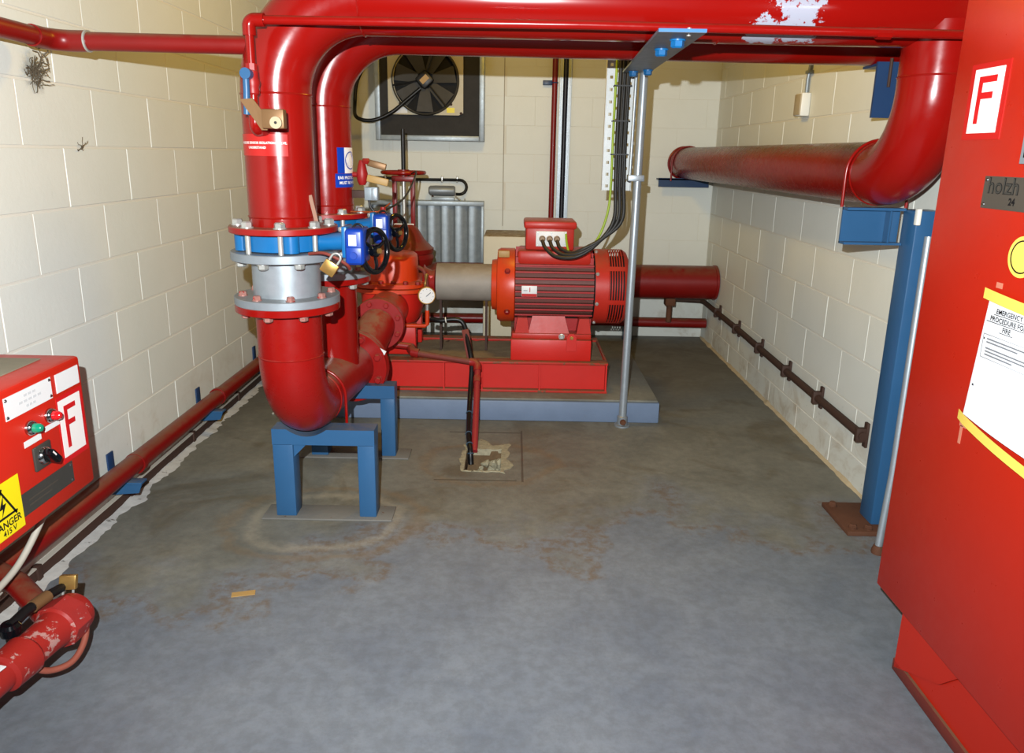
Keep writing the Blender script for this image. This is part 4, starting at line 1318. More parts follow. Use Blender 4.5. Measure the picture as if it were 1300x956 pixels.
for yy in (2.80, 3.25, 3.66, 4.10, 4.55, 5.0):
    zz = 0.262 + (yy - 2.78) * 0.0155
    cp = part('clamp', B().box(XR - 0.050, XR - 0.001, yy - 0.012, yy + 0.012, zz - 0.03, zz + 0.03, 0.004), rust_brown, rc)
    part('clamp_ear', B().box(XR - 0.012, XR - 0.001, yy - 0.014, yy + 0.014, zz - 0.052, zz + 0.052, 0.002), rust_brown, cp)

# ------------------------------------------------------------------ fan and louvre on the back wall
fn = thing('exhaust_fan', 'square extractor fan in a galvanised frame high on the back wall', 'fan', (-0.6, YB, 1.86))
fx0, fx1, fz0, fz1 = -0.985, -0.222, 1.418, 2.30
fy = YB - 0.12
part('back_panel', B().box(fx0 + 0.03, fx1 - 0.03, fy + 0.03, YB - 0.002, fz0 + 0.03, fz1 - 0.03), dark_panel, fn)
for a in ((fx0, fx0 + 0.035, fz0, fz1), (fx1 - 0.035, fx1, fz0, fz1), (fx0 + 0.036, fx1 - 0.036, fz0, fz0 + 0.035), (fx0 + 0.036, fx1 - 0.036, fz1 - 0.035, fz1)):
    part('frame_rail', B().box(a[0], a[1], fy - 0.01, YB - 0.002, a[2], a[3], 0.002), sheet, fn)
fcx, fcz = -0.632, 1.822
pX0, pX1, pZ0, pZ1 = fcx - 0.262, fcx + 0.262, 1.592, 2.10
# mounting plate with a round opening
pb = B()
ns = 64
inner = [(fcx + 0.222 * math.cos(2 * PI * i / ns), fcz + 0.222 * math.sin(2 * PI * i / ns)) for i in range(ns)]
outer = []
for i in range(ns):
    c_, s_ = math.cos(2 * PI * i / ns), math.sin(2 * PI * i / ns)
    k = min(((pX1 - fcx) / abs(c_)) if abs(c_) > 1e-6 else 9, ((pZ1 - fcz) / s_) if s_ > 1e-6 else ((fcz - pZ0) / -s_ if s_ < -1e-6 else 9))
    outer.append((fcx + k * c_, fcz + k * s_))
yp = fy + 0.004
rs = [[(x, yp, z) for x, z in outer], [(x, yp, z) for x, z in inner], [(x, yp + 0.02, z) for x, z in inner], [(x, yp + 0.02, z) for x, z in outer]]
pb.rings(rs, closed=True)
part('mounting_plate', pb, cream_metal, fn)
part('shroud_ring', B().lathe([(-0.028, 0.222), (-0.03, 0.226), (-0.028, 0.230), (0.0, 0.236), (0.02, 0.222)], (fcx, yp, fcz), (0, 1, 0), 64, False), blade_grey, fn)
part('dark_throat', B().cyl((fcx, yp + 0.0225, fcz), (fcx, yp + 0.024, fcz), 0.222, seg=48), paint('dark_throat', (20, 19, 18), 0.8, 0.1), fn)
for k in range(7):
    th = 2 * PI * k / 7 + 0.2
    bl = B()
    n_ = 6
    rows = []
    for i in range(n_ + 1):
        r = 0.055 + 0.155 * i / n_
        hw = 0.030 + 0.028 * i / n_
        tw = 0.5 - 0.2 * i / n_
        row = []
        for s, dz in ((-1, 0), (1, 0), (1, 0.003), (-1, 0.003)):
            lx, ly = r, s * hw
            yy = yp - 0.010 - dz + s * 0.010 * math.cos(tw)
            row.append(Vector((fcx + lx * math.cos(th) - ly * math.sin(th), yy, fcz + lx * math.sin(th) + ly * math.cos(th))))
        rows.append(row)
    bl.rings(rows)
    part('blade', bl, blade_grey, fn)
hb = part('motor_hub', B().box(-0.048, 0.048, -0.055, 0, -0.048, 0.048, 0.012, rot=Matrix.Translation((fcx, yp - 0.012, fcz)) @ Matrix.Rotation(-0.75, 4, 'Y')), black_rub, fn)
part('hub_label', B().box(-0.030, 0.030, -0.058, -0.0555, -0.018, 0.018, rot=Matrix.Translation((fcx, yp - 0.012, fcz)) @ Matrix.Rotation(-0.75, 4, 'Y')), timber, hb)
for k in range(3):
    th = math.radians(-50 - 120 * k)
    p0 = Vector((fcx + 0.05 * math.cos(th), yp - 0.03, fcz + 0.05 * math.sin(th)))
    p1 = Vector((fcx + 0.23 * math.cos(th), yp - 0.03, fcz + 0.23 * math.sin(th)))
    part('motor_arm', B().tube([p0, p1], 0.006, 8), black_rub, fn)
part('plate_label', B().box(-0.845, -0.76, yp - 0.0015, yp - 0.0005, 1.602, 1.64), white_card, fn)
part('warning_label', B().box(-0.485, -0.43, yp - 0.0015, yp - 0.0005, 1.608, 1.642), yellow, fn, label='small yellow warning label')
for x_, z_ in ((-0.88, 1.605), (-0.385, 1.605), (-0.81, 1.665), (-0.455, 1.665)):
    inst('bolt', 'small_hex_bolt', hexbolt(0.6), rust_brown, fn, (x_, yp - 0.001, z_), (0, -1, 0))
solo('fan_cable', B().tube(smooth_path([(fcx - 0.03, yp - 0.05, fcz - 0.06), (-0.75, yp - 0.06, 1.69), (-0.86, yp - 0.08, 1.60), (-0.99, yp - 0.10, 1.545), (-1.10, yp - 0.08, 1.565), (-1.14, YB - 0.05, 1.66), (-1.12, YB - 0.03, 1.82), (-1.03, YB - 0.03, 1.98)], 8), 0.013, 12), black_rub,
     'thick black cable looping from the fan hub to the left', 'cable', None, (-0.99, yp - 0.1, 1.545))

lo = thing('wall_vent', 'grey galvanised corrugated louvre panel low on the back wall', 'louvre', (-0.63, YB, 0.54))
lx0, lx1, lz0, lz1 = -1.055, -0.222, 0.42, 1.0
ly = YB - 0.07
part('top_rail', B().box(lx0, lx1, ly - 0.035, YB - 0.002, lz1 - 0.035, lz1, 0.003), sheet, lo)
part('bottom_rail', B().box(lx0, lx1, ly - 0.03, YB - 0.002, lz0, lz0 + 0.03, 0.003), sheet, lo)
for a in (lx0, lx1 - 0.02):
    part('side_rail', B().box(a, a + 0.02, ly - 0.03, YB - 0.002, lz0 + 0.03, lz1 - 0.035, 0.002), sheet, lo)
nl = 8
wl_ = (lx1 - lx0 - 0.04) / nl
for k in range(nl):
    x0 = lx0 + 0.02 + wl_ * k
    x1 = x0 + wl_ - 0.002
    sec = [(x0, ly), (x0 + wl_ * 0.12, ly - 0.012), (x0 + wl_ * 0.5, ly - 0.016), (x1 - wl_ * 0.25, ly - 0.004), (x1, ly + 0.008)]
    poly = [(x, y, lz0 + 0.03) for x, y in sec] + [(x, y + 0.004, lz0 + 0.03) for x, y in reversed(sec)]
    part('slat', B().prism(poly, (0, 0, lz1 - 0.035 - lz0 - 0.03)), sheet, lo)
for xx in (-0.98, -0.87, -0.55, -0.36):
    inst('screw', 'rail_screw', lambda: B().lathe([(0, 0.004), (0.018, 0.004)], (0, 0, 0), (0, 0, 1), 8), steel, lo, (xx, ly - 0.01, lz1), (0, 0, 1))
ac = thing('louvre_actuator', 'grey cylindrical actuator sitting on top of the louvre panel', 'actuator', (-0.5, ly - 0.02, lz1))
part('barrel', B().lathe([(0, 0.022), (0.01, 0.034), (0.05, 0.036), (0.18, 0.036), (0.19, 0.03)], (-0.62, ly - 0.02, 1.072), (1, 0, 0), 24), galv_flange, ac)
part('post', B().box(-0.60, -0.585, ly - 0.03, ly - 0.01, lz1, 1.045), rust_brown, ac)
part('base', B().box(-0.60, -0.435, ly - 0.035, ly - 0.005, lz1, lz1 + 0.028, 0.003), sheet, ac)
part('linkage', B().tube([(-0.43, ly - 0.02, 1.06), (-0.425, ly - 0.02, 1.03), (-0.39, ly - 0.02, lz1 + 0.004)], 0.006, 8), steel, ac)
wc = thing('wall_conduit', 'black cable clipped to the back wall, curling down to the louvre actuator', 'cable', (-0.6, YB - 0.015, 1.14))
part('tube', B().tube([(-1.02, YB - 0.018, 1.155), (-0.75, YB - 0.018, 1.145), (-0.46, YB - 0.02, 1.147)] + [(-0.40 + 0.0 + 0.05 * math.sin(a), YB - 0.03 - 0.01 * a, 1.097 + 0.05 * math.cos(a)) for a in [PI * k / 8 for k in range(0, 9)]] + [(-0.43, ly - 0.02, 1.05)], 0.011, 10), black_rub, wc)
for xx in (-0.94, -0.82, -0.53, -0.42):
    part('clip', B().box(xx - 0.006, xx + 0.006, YB - 0.033, YB - 0.0015, 1.128, 1.175, 0.002), steel, wc)

# thin red riser and cable duct on the back wall
solo('wall_riser', B().cyl((0.268, YB - 0.04, 0.80), (0.268, YB - 0.04, 2.6), 0.019, seg=14), red_old, 'thin dark red vertical pipe on the back wall above the terminal box', 'pipe', None, (0.268, YB - 0.04, 0.8))
rcl = thing('riser_clip', 'small blue clip bolted beside the thin vertical red pipe', 'clip', (0.22, YB, 1.83))
part('arm', B().box(0.185, 0.25, YB - 0.05, YB - 0.002, 1.812, 1.842, 0.002), navy_steel, rcl)
part('ring', B().ringshape((0.268, YB - 0.04, 1.827), (0, 0, 1), 0.022, 0.004, 20, 6), navy_steel, rcl)
du = thing('cable_duct', 'galvanised vertical channel on the back wall carrying a black cable', 'duct', (0.34, YB, 0.8))
part('channel', B().box(0.305, 0.312, YB - 0.04, YB - 0.002, 0.75, 2.6).box(0.378, 0.385, YB - 0.04, YB - 0.002, 0.75, 2.6).box(0.312, 0.378, YB - 0.012, YB - 0.002, 0.75, 2.6), galv, du)
part('cable', B().cyl((0.345, YB - 0.03, 0.75), (0.345, YB - 0.03, 2.6), 0.017, seg=12), paint('navy_black_cable', (18, 20, 34), 0.4, 0.1), du)

# ------------------------------------------------------------------ cable tray, strut pole and top plate in front of the back wall
TYY = 3.72
tr = thing('cable_tray', 'white perforated vertical cable tray above the motor', 'tray', (0.505, TYY, 1.17))
tz0, tz1 = 1.172, 2.02
tx0, tx1 = 0.428, 0.568
# perforated sheet made as a grid with the slot cells left out
tb_ = B()
nxs = [tx0, tx0 + 0.018, tx0 + 0.032, tx0 + 0.046, tx0 + 0.060, tx0 + 0.080, tx0 + 0.094, tx0 + 0.108, tx0 + 0.122, tx1]
nz = 60
dzs = [tz0 + (tz1 - tz0) * k / nz for k in range(nz + 1)]
grid = [[tb_.bm.verts.new((x, TYY, z)) for z in dzs] for x in nxs]
for i in range(len(nxs) - 1):
    for k in range(nz):
        hole = (i in (1, 6) and k % 4 == 1) or (i in (3, 8 - 1 + 0) and k % 4 == 3 and i != 7) or (i == 7 and k % 4 == 3)
        if hole:
            continue
        tb_.bm.faces.new((grid[i][k], grid[i + 1][k], grid[i + 1][k + 1], grid[i][k + 1]))
tb_.bm.normal_update()
bmesh.ops.solidify(tb_.bm, geom=tb_.bm.faces[:], thickness=0.0015)
part('perforated_sheet', tb_, tray_white, tr)
for a in (tx0 - 0.002, tx1):
    part('side_flange', B().box(a, a + 0.002, TYY - 0.028, TYY + 0.002, tz0, tz1), tray_white, tr)

sr = thing('strut_pole', 'galvanised tube pole standing on the floor in front of the plinth', 'pole', (0.575, 3.55, 0))
part('tube', B().cyl((0.570, 3.55, 0.03), (0.588, 3.60, 1.712), 0.0195, seg=20), galv, sr)
part('foot_flange', B().lathe([(0, 0.04), (0.008, 0.04), (0.01, 0.026), (0.05, 0.026), (0.055, 0.02)], (0.570, 3.55, 0.0), (0, 0, 1), 20), galv_flange, sr)
inst('bolt', 'hex_bolt', hexbolt(1.0), rust, sr, (0.570, 3.523, 0.028), (0, -1, 0))
part('cross_clamp', B().box(0.535, 0.612, 3.565, 3.618, 1.222, 1.252, 0.003), galv, sr)
part('second_strut', B().cyl((0.548, 3.605, 1.222), (0.552, 3.60, 1.712), 0.008, seg=12), galv, sr)

tp = thing('support_plate', 'grey-blue bolted steel plate slung under the overhead pipes above the pole', 'bracket', (0.55, 2.9, 1.70))


def plate_pt(t, s):      # t 0 near .. 1 far, s -1..1 across
    y = 1.97 + (3.62 - 1.97) * t
    return Vector((0.411 + 0.140 * t + s * 0.060, y, 1.648 + 0.072 * t))


poly = [plate_pt(0, -1), plate_pt(0, 1), plate_pt(1, 1), plate_pt(1, -1)]
part('plate', B().prism(poly, (0, 0, -0.008)), paint('unlit_blue_plate', (112, 126, 140), 0.42, 0.1), tp)  # blue steel greyed: the unlit look of its underside is in the colour
part('near_edge', B().box(0.351, 0.471, 1.967, 1.9705, 1.6405, 1.6485), paint('lit_blue_edge', (58, 112, 165), 0.4, 0.05), tp)  # same blue steel, coloured brighter as the lit front edge
for t_, s_ in ((0.10, 0.15), (0.27, -0.1), (0.86, 0.62), (0.93, -0.3)):
    inst('bolt', 'plate_bolt', hexbolt(1.35), valve_blue, tp, plate_pt(t_, s_) + Vector((0, 0, -0.009)), (0, 0, -1))
part('hanger_bolt', B().cyl((0.44, 2.03, 1.640), (0.44, 2.03, 1.660), 0.006, seg=10), steel, tp)

# cables from the motor up the tray
ends = [((0.148, 3.82, 0.905), 0.486, 3.695, 0.0), ((0.186, 3.82, 0.905), 0.506, 3.695, 0.020), ((0.224, 3.82, 0.905), 0.526, 3.695, 0.04)]
labs = ['black motor cable from the left gland sweeping up to the tray', 'black motor cable from the middle gland sweeping up to the tray', 'black motor cable from the right gland sweeping up to the tray']
for (p, tx, ty, dz), lab in zip(ends, labs):
    path = smooth_path([p, (p[0] + 0.015, 3.77, 0.875), (p[0] + 0.07, 3.72, 0.838 + dz * 0.5), (0.32 + dz * 0.6, 3.69, 0.845 + dz * 0.9), (0.42 + dz * 0.6, 3.69, 0.915 + dz * 0.6), (tx + 0.008, 3.69, 1.03), (tx + 0.008, ty, 1.20), (tx + 0.004, ty, 1.4), (tx + 0.006, ty, 1.75), (tx + 0.006, ty, 2.0)], 8)
    solo('motor_cable', B().tube(path, 0.0096, 12), cable_black, lab, 'cable', 'cables feeding the motor', (p[0], p[1], p[2]))
path = smooth_path([(0.27, 3.85, 0.94), (0.274, 3.835, 0.90), (0.284, 3.80, 0.855), (0.30, 3.76, 0.842), (0.36, 3.72, 0.87), (0.42, 3.70, 0.935), (0.462, 3.70, 1.06), (0.473, 3.705, 1.2), (0.472, 3.708, 1.5), (0.476, 3.708, 2.0)], 8)
solo('earth_cable', B().tube(path, 0.006, 10), cable_gy, 'green and yellow earth wire rising beside the black motor cables', 'cable', None, (0.27, 3.85, 0.94))
for k, tx in enumerate((0.502, 0.522)):
    solo('control_cable', B().tube(smooth_path([(tx, 3.678, 1.19), (tx - 0.001, 3.678, 1.4), (tx + 0.001, 3.678, 1.7), (tx, 3.678, 2.0)], 6), 0.0052, 10), cable_black,
         ('dusty thin dark cable strapped on the white tray, left one of two', 'dusty thin dark cable strapped on the white tray, right one of two')[k], 'cable', 'thin cables on the white tray', (tx, 3.695, 1.17))
for zz in (1.345, 1.50, 1.66):
    solo('cable_tie', B().box(0.462, 0.545, 3.668, 3.671, zz - 0.003, zz + 0.003).box(0.462, 0.465, 3.668, TYY, zz - 0.003, zz + 0.003).box(0.542, 0.545, 3.668, TYY, zz - 0.003, zz + 0.003), black_rub,
         'black cable tie across the cables on the tray, %s' % {1.345: 'lowest of three', 1.50: 'middle of three', 1.66: 'highest of three'}[zz], 'cable tie', 'cable ties on the tray', (0.5, 3.68, zz))

# ------------------------------------------------------------------ right wall steelwork
cb = thing('steel_column', 'blue square steel column on a rusty plate by the right wall, carrying the red pipe', 'column', (1.395, 2.56, 0))
part('post', B().box(1.352, 1.44, 2.505, 2.60, 0.018, 1.178, 0.006), blue_steel, cb)
part('arm', B().box(1.150, 1.351, 2.615, 2.622, 1.055, 1.178).box(1.150, 1.351, 2.578, 2.622, 1.171, 1.180).box(1.150, 1.351, 2.578, 2.622, 1.053, 1.061), blue_steel, cb)
part('arm_stiffener', B().box(1.30, 1.306, 2.58, 2.614, 1.062, 1.170), blue_steel, cb)
part('base_plate', B().box(1.245, 1.442, 2.45, 2.69, 0.0, 0.018, 0.002), rust, cb)
for x_, y_ in ((1.275, 2.48), (1.275, 2.66), (1.33, 2.475)):
    inst('bolt', 'hex_bolt', hexbolt(1.0), rust, cb, (x_, y_, 0.018), (0, 0, 1))
part('shim', B().box(1.345, 1.36, 2.49, 2.51, 1.13, 1.185, 0.003), cream_plastic, cb)
ub2 = [(XD - R8 - 0.007, 2.645, 1.178), (XD - R8 - 0.007, 2.645, 1.24)] + [(XD - (R8 + 0.007) * math.cos(a), 2.645, ZW + (R8 + 0.007) * math.sin(a)) for a in [PI * k / 20 for k in range(21)]] + [(XD + R8 + 0.007, 2.645, 1.178)]
solo('u_bolt', B().tube(ub2, 0.0055, 10), red, 'thin red U-bolt over the red wall pipe at the blue column arm', 'clamp', 'red U-bolts', (XD, 2.645, 1.178))
ub3 = [(XD - 0.048 - R8 - 0.008, 5.36, 1.17)] + [(XD - 0.048 - (R8 + 0.008) * math.cos(a), 5.36, ZW + (R8 + 0.008) * math.sin(a)) for a in [PI * k / 20 for k in range(21)]] + [(XD - 0.048 + R8 + 0.008, 5.36, 1.17)]
solo('u_bolt', B().tube(ub3, 0.006, 10), red_old, 'thin red U-bolt over the far end of the red wall pipe at the back wall', 'clamp', 'red U-bolts', (XD - 0.05, 5.36, 1.17))
wbk = thing('wall_beam', 'short dark blue steel beam under the far end of the red wall pipe', 'bracket', (1.2, 5.4, 1.13))
part('beam', B().box(1.03, 1.39, 5.40, 5.41, 1.128, 1.190).box(1.03, 1.39, 5.40, YB - 0.004, 1.176, 1.186), navy_steel, wbk)
ubk = thing('upper_beam', 'dark blue steel bracket high on the right wall under the rear overhead pipe', 'bracket', (XR, 2.9, 1.55))
part('beam', B().box(1.315, XR - 0.004, 2.855, 2.867, 1.492, 1.688).box(1.335, XR - 0.004, 2.867, 3.02, 1.678, 1.688), navy_steel, ubk)
part('u_bolt_leg', B().cyl((1.362, 2.852, 1.60), (1.362, 2.852, 1.70), 0.006, seg=8), rust_brown, ubk)

sw = thing('light_switch', 'cream switch box with a thin conduit on the upper right wall', 'switch', (XR, 3.85, 1.6))
part('box', B().box(XR - 0.045, XR - 0.001, 3.80, 3.89, 1.545, 1.655, 0.005), cream_plastic, sw)
part('face', B().box(XR - 0.05, XR - 0.044, 3.805, 3.885, 1.55, 1.65, 0.003), beige_plastic, sw)
part('conduit', B().tube([(XR - 0.013, 3.835, 1.655), (XR - 0.013, 3.835, 1.72), (XR - 0.012, 3.82, 1.78), (XR - 0.012, 3.82, 2.2)], 0.009, 10), galv_flange, sw)
part('saddle', B().box(XR - 0.026, XR - 0.001, 3.80, 3.845, 1.745, 1.760, 0.002), galv_flange, sw)
gcn = thing('floor_conduit', 'thin grey conduit rising from the floor between blue column and red cabinet', 'conduit', (1.30, 2.33, 0))
part('tube', B().tube([(1.30, 2.335, 0.02), (1.325, 2.36, 0.3), (1.345, 2.40, 0.7), (1.36, 2.43, 1.1)], 0.013, 12), galv, gcn)
part('foot', B().lathe([(0, 0.022), (0.012, 0.022), (0.03, 0.016)], (1.30, 2.335, 0.0), (0, 0, 1), 12), rust, gcn)

# ------------------------------------------------------------------ big red control cabinet, right foreground
CX, CY0, CY1, CZ0 = 1.045, 0.45, 1.83, 0.197
cab = thing('control_cabinet', 'tall red steel control cabinet on a plinth in the right foreground', 'cabinet', (1.24, 1.2, 0))
part('body', B().box(CX + 0.003, XR - 0.006, CY0, CY1, CZ0, 2.15, 0.004), cab_red, cab)
part('door', B().box(CX - 0.018, CX + 0.002, CY0, CY1 - 0.004, CZ0 + 0.002, 2.15, 0.003), cab_red, cab)
part('plinth_frame', B().box(CX + 0.012, CX + 0.02, CY0 + 0.02, CY1 - 0.13, 0.035, CZ0).box(CX + 0.012, XR - 0.02, CY1 - 0.138, CY1 - 0.13, 0.035, CZ0), cab_red, cab)
part('foot_gusset', B().prism([(CX + 0.010, CY1 - 0.11, 0.012), (CX + 0.010, CY1 - 0.11, CZ0), (CX + 0.010, CY1 - 0.38, CZ0), (CX + 0.010, CY1 - 0.30, 0.11)], (-0.006, 0, 0)), cab_red, cab)
part('base_rail', B().box(CX + 0.004, XR - 0.02, CY0, CY1 - 0.10, 0.0, 0.035, 0.003), rust_red, cab)


def on_cab(y, z, dx=0.0):
    return Vector((CX - 0.018 - dx, y, z))


def cab_rect(y0, y1, z0, z1, th=0.0015, off=0.0):
    return B().box(CX - 0.018 - off - th, CX - 0.018 - off, min(y0, y1), max(y0, y1), z0, z1)


UX, UY = (0, -1, 0), (0, 0, 1)     # reading direction on the cabinet face (seen from -x)


def letter_f(w_, h_, t_, th=0.0008):
    """block capital F as strokes, centred"""
    b = B()
    b.box(-w_ / 2, -w_ / 2 + t_, -h_ / 2, h_ / 2, 0, th)
    b.box(-w_ / 2 + t_, w_ / 2, h_ / 2 - t_, h_ / 2, 0, th)
    b.box(-w_ / 2 + t_, w_ / 2 - t_ * 0.6, h_ * 0.02, h_ * 0.02 + t_, 0, th)
    return b


fs = thing('fire_sign', 'white and red letter F sign on the tall right-hand cabinet', 'sign', on_cab(1.69, 1.465), 'letter F signs')
part('backing', cab_rect(1.627, 1.762, 1.388, 1.55), sticker_red2, fs)
part('white_panel', cab_rect(1.643, 1.745, 1.402, 1.538, 0.001, 0.0016), ink_white, fs)
part('letter', place_flat(letter_f(0.062, 0.10, 0.014), on_cab(1.694, 1.472, 0.0028), UX, UY), sticker_red, fs)
mp = thing('maker_plate', 'grey metal name plate with embossed lettering on the tall cabinet', 'plate', on_cab(1.55, 1.275))
part('plate', cab_rect(1.40, 1.648, 1.243, 1.311, 0.002), plate_metal, mp)
part('print', place_flat(text_bm('holzh', 0.047, 0.0011, 'LEFT'), on_cab(1.633, 1.290, 0.0024), UX, UY), ink_black, mp)
part('print_fill', place_flat(text_bm('holzh', 0.047, -0.0002, 'LEFT'), on_cab(1.633, 1.290, 0.003), UX, UY), plate_dark, mp)
part('print', place_flat(text_bm('24', 0.02, 0.0008, 'LEFT'), on_cab(1.557, 1.260, 0.0026), UX, UY), ink_black, mp)
for y_, z_ in ((1.64, 1.303), (1.64, 1.251)):
    inst('screw', 'plate_screw', lambda: B().lathe([(0, 0.0045), (0.002, 0.003)], (0, 0, 0), (0, 0, 1), 10), chrome, mp, on_cab(y_, z_, 0.002), (-1, 0, 0))
wn = thing('cabinet_window', 'small dark display window with pale frame at the right picture edge', 'window', on_cab(1.5, 1.4))
part('frame', cab_rect(1.36, 1.540, 1.338, 1.46, 0.006), galv_flange, wn)
part('glass', cab_rect(1.37, 1.530, 1.350, 1.45, 0.001, 0.0062), black_gloss, wn)
ydc = thing('round_sticker', 'round yellow sticker at the right picture edge on the tall cabinet', 'sticker', on_cab(1.54, 1.155))
part('disc', B().cyl(on_cab(1.487, 1.155, 0.0), on_cab(1.487, 1.155, 0.0012), 0.042, seg=36), tape, ydc)
part('ring', B().lathe([(0.0012, 0.034), (0.0018, 0.034), (0.0018, 0.031), (0.0012, 0.031)], on_cab(1.487, 1.155), (-1, 0, 0), 36, False, True), ink_black, ydc)

pn = thing('taped_notice', 'white emergency procedure notice held by yellow tape on the tall cabinet', 'notice', on_cab(1.5, 0.93))
pw = B()
ncol = 10
rows = []
for i in range(ncol + 1):
    t_ = i / ncol
    y = 1.556 - 0.27 * t_
    yb_ = y + 0.022
    bow = 0.004 + 0.006 * math.sin(PI * t_)
    rows.append([on_cab(yb_, 0.788 - 0.02 * t_, bow), on_cab(y, 1.063 + 0.0 * t_, bow), on_cab(y, 1.063, bow + 0.0006), on_cab(yb_, 0.788 - 0.02 * t_, bow + 0.0006)])
pw.rings(rows)
part('sheet', pw, white_paper, pn)
for z0_, z1_, s_, y_a in ((1.055, 1.078, -0.02, 1.575), (0.770, 0.792, -0.045, 1.60)):
    tp_ = B()
    rows = []
    for i in range(11):
        t_ = i / 10
        y = y_a - 0.31 * t_
        bow = 0.0055 + 0.0065 * math.sin(PI * min(1, max(0, (1.588 - y) / 0.27))) if y < 1.588 else 0.0008 + 0.005 * (y_a - y) / max(1e-4, y_a - 1.588)
        rows.append([on_cab(y, z0_ + s_ * t_, bow), on_cab(y, z1_ + s_ * t_, bow), on_cab(y, z1_ + s_ * t_, bow + 0.0007), on_cab(y, z0_ + s_ * t_, bow + 0.0007)])
    tp_.rings(rows)
    part('tape', tp_, tape, pn)
OFFP = 0.0125
for body, y_, z_ in (('EMERGENCY', 1.475, 1.037), ('PROCEDURE FOR', 1.475, 1.020), ('FIRE', 1.475, 1.003)):
    part('print', place_flat(text_bm(body, 0.0145, 0.0002), on_cab(y_, z_, OFFP), UX, UY), ink_black, pn)
    wd_ = 0.0052 * len(body)
    part('underline', cab_rect(y_ - wd_, y_ + wd_, z_ - 0.0078, z_ - 0.0068, 0.0003, OFFP), ink_black, pn)
for k, (wd_, z_) in enumerate(((0.16, 0.975), (0.10, 0.968), (0.14, 0.955), (0.15, 0.948), (0.09, 0.941))):
    part('text_line', cab_rect(1.532 - wd_, 1.532, z_ - 0.0014, z_ + 0.0014, 0.0003, OFFP - 0.001), ink_grey, pn)
for a in ((1.38, 1.545, 0.9835, 0.9842), (1.38, 1.545, 0.9325, 0.9332), (1.5445, 1.5452, 0.9332, 0.9835)):
    part('frame_line', cab_rect(a[0], a[1], a[2], a[3], 0.0003, OFFP - 0.001), ink_grey, pn)
part('bullet', cab_rect(1.540, 1.5425, 0.972, 0.976, 0.0003, OFFP - 0.001), ink_black, pn)
part('speck', cab_rect(1.555, 1.560, 0.862, 0.866, 0.0003, OFFP - 0.0045), ink_black, pn)
solo('tape_mark', cab_rect(1.577, 1.586, 0.715, 0.758, 0.0006).box(CX - 0.0186, CX - 0.018, 1.565, 1.59, 0.756, 0.765), paint('pink_tape_residue', (196, 120, 96), 0.6, 0.1), 'pinkish streak of old tape residue below the notice', 'mark', None, on_cab(1.597, 0.74))
solo('tape_mark', cab_rect(1.530, 1.55, 1.082, 1.094, 0.0006), paint('pink_tape_residue', (196, 120, 96), 0.6, 0.1), 'pinkish smudge of old tape above the notice', 'mark', None, on_cab(1.555, 1.088))

# ------------------------------------------------------------------ red control box, left foreground
BX, BY0, BY1, BZ0, BZ1 = -1.20, 1.22, 1.965, 0.402, 0.778
bx = thing('control_box', 'chipped red wall-mounted control box with lamps in the left foreground', 'control box', (-1.35, 1.6, BZ0))
part('body', B().box(XL + 0.03, BX, BY0, BY1, BZ0, BZ1, 0.010), box_red, bx)
part('top_panel', B().box(XL + 0.06, BX - 0.075, BY0, BY1 - 0.05, BZ1 - 0.001, BZ1 + 0.003, 0.001), paint('dusty_top_panel', (150, 142, 120), 0.7, 0.25), bx)
part('wall_batten', B().box(XL + 0.001, XL + 0.029, BY0, BY1 - 0.1, BZ0 + 0.05, BZ1 - 0.05), box_red, bx)


def on_box(y, z, d=0.0):
    return Vector((BX + d, y, z))


def box_rect(y0, y1, z0, z1, th=0.0015, off=0.0):
    return B().box(BX + off, BX + off + th, min(y0, y1), max(y0, y1), z0, z1)


VX, VY = (0, 1, 0), (0, 0, 1)
wp = part('white_plate', box_rect(1.645, 1.826, 0.70, 0.757, 0.0015), white_card, bx, label='white plate with faint print')
for k, (a, c, z_) in enumerate(((1.715, 1.765, 0.742), (1.695, 1.785, 0.728), (1.72, 1.76, 0.714))):
    n_ = 5 if k == 1 else 3
    for q in range(n_):
        w0 = (c - a) / n_
        part('faint_print', box_rect(a + w0 * q, a + w0 * (q + 0.8), z_ - 0.003, z_ + 0.003, 0.0003, 0.0015), ink_faint, wp)
for y_, z_ in ((1.651, 0.75), (1.82, 0.75), (1.651, 0.707), (1.82, 0.707)):
    inst('screw', 'plate_screw', lambda: B().lathe([(0, 0.0045), (0.002, 0.003)], (0, 0, 0), (0, 0, 1), 10), chrome, wp, on_box(y_, z_, 0.0015), (1, 0, 0))
part('blank_plate', box_rect(1.846, 1.948, 0.704, 0.755, 0.0015), white_card, bx, label='blank white plate')
fs2 = thing('fire_sign', 'white panel with outlined red letter F on the left control box', 'sign', on_box(1.89, 0.6), 'letter F signs')
part('backing', box_rect(1.836, 1.952, 0.508, 0.694, 0.0008), sticker_red, fs2)
part('white_panel', box_rect(1.842, 1.940, 0.523, 0.682, 0.0008, 0.0009), ink_white, fs2)
part('letter', place_flat(letter_f(0.052, 0.118, 0.014), on_box(1.888, 0.604, 0.0018), VX, VY), sticker_red, fs2)
for y_, z_, mat_, lab in ((1.722, 0.656, green_lens, 'green indicator lamp'), (1.802, 0.660, red_lens, 'red indicator lamp')):
    lm = part('indicator_lamp', B().lathe([(0, 0.019), (0.006, 0.0195), (0.012, 0.016), (0.014, 0.014)], on_box(y_, z_), (1, 0, 0), 28), chrome, bx, label=lab)
    part('lens', B().lathe([(0.012, 0.0125), (0.026, 0.0115), (0.032, 0.008), (0.034, 0.002)], on_box(y_, z_), (1, 0, 0), 24), mat_, lm)
part('lamp_label', box_rect(1.694, 1.760, 0.612, 0.628, 0.001), white_card, bx)
part('lamp_label', box_rect(1.778, 1.84, 0.622, 0.636, 0.001), white_card, bx)
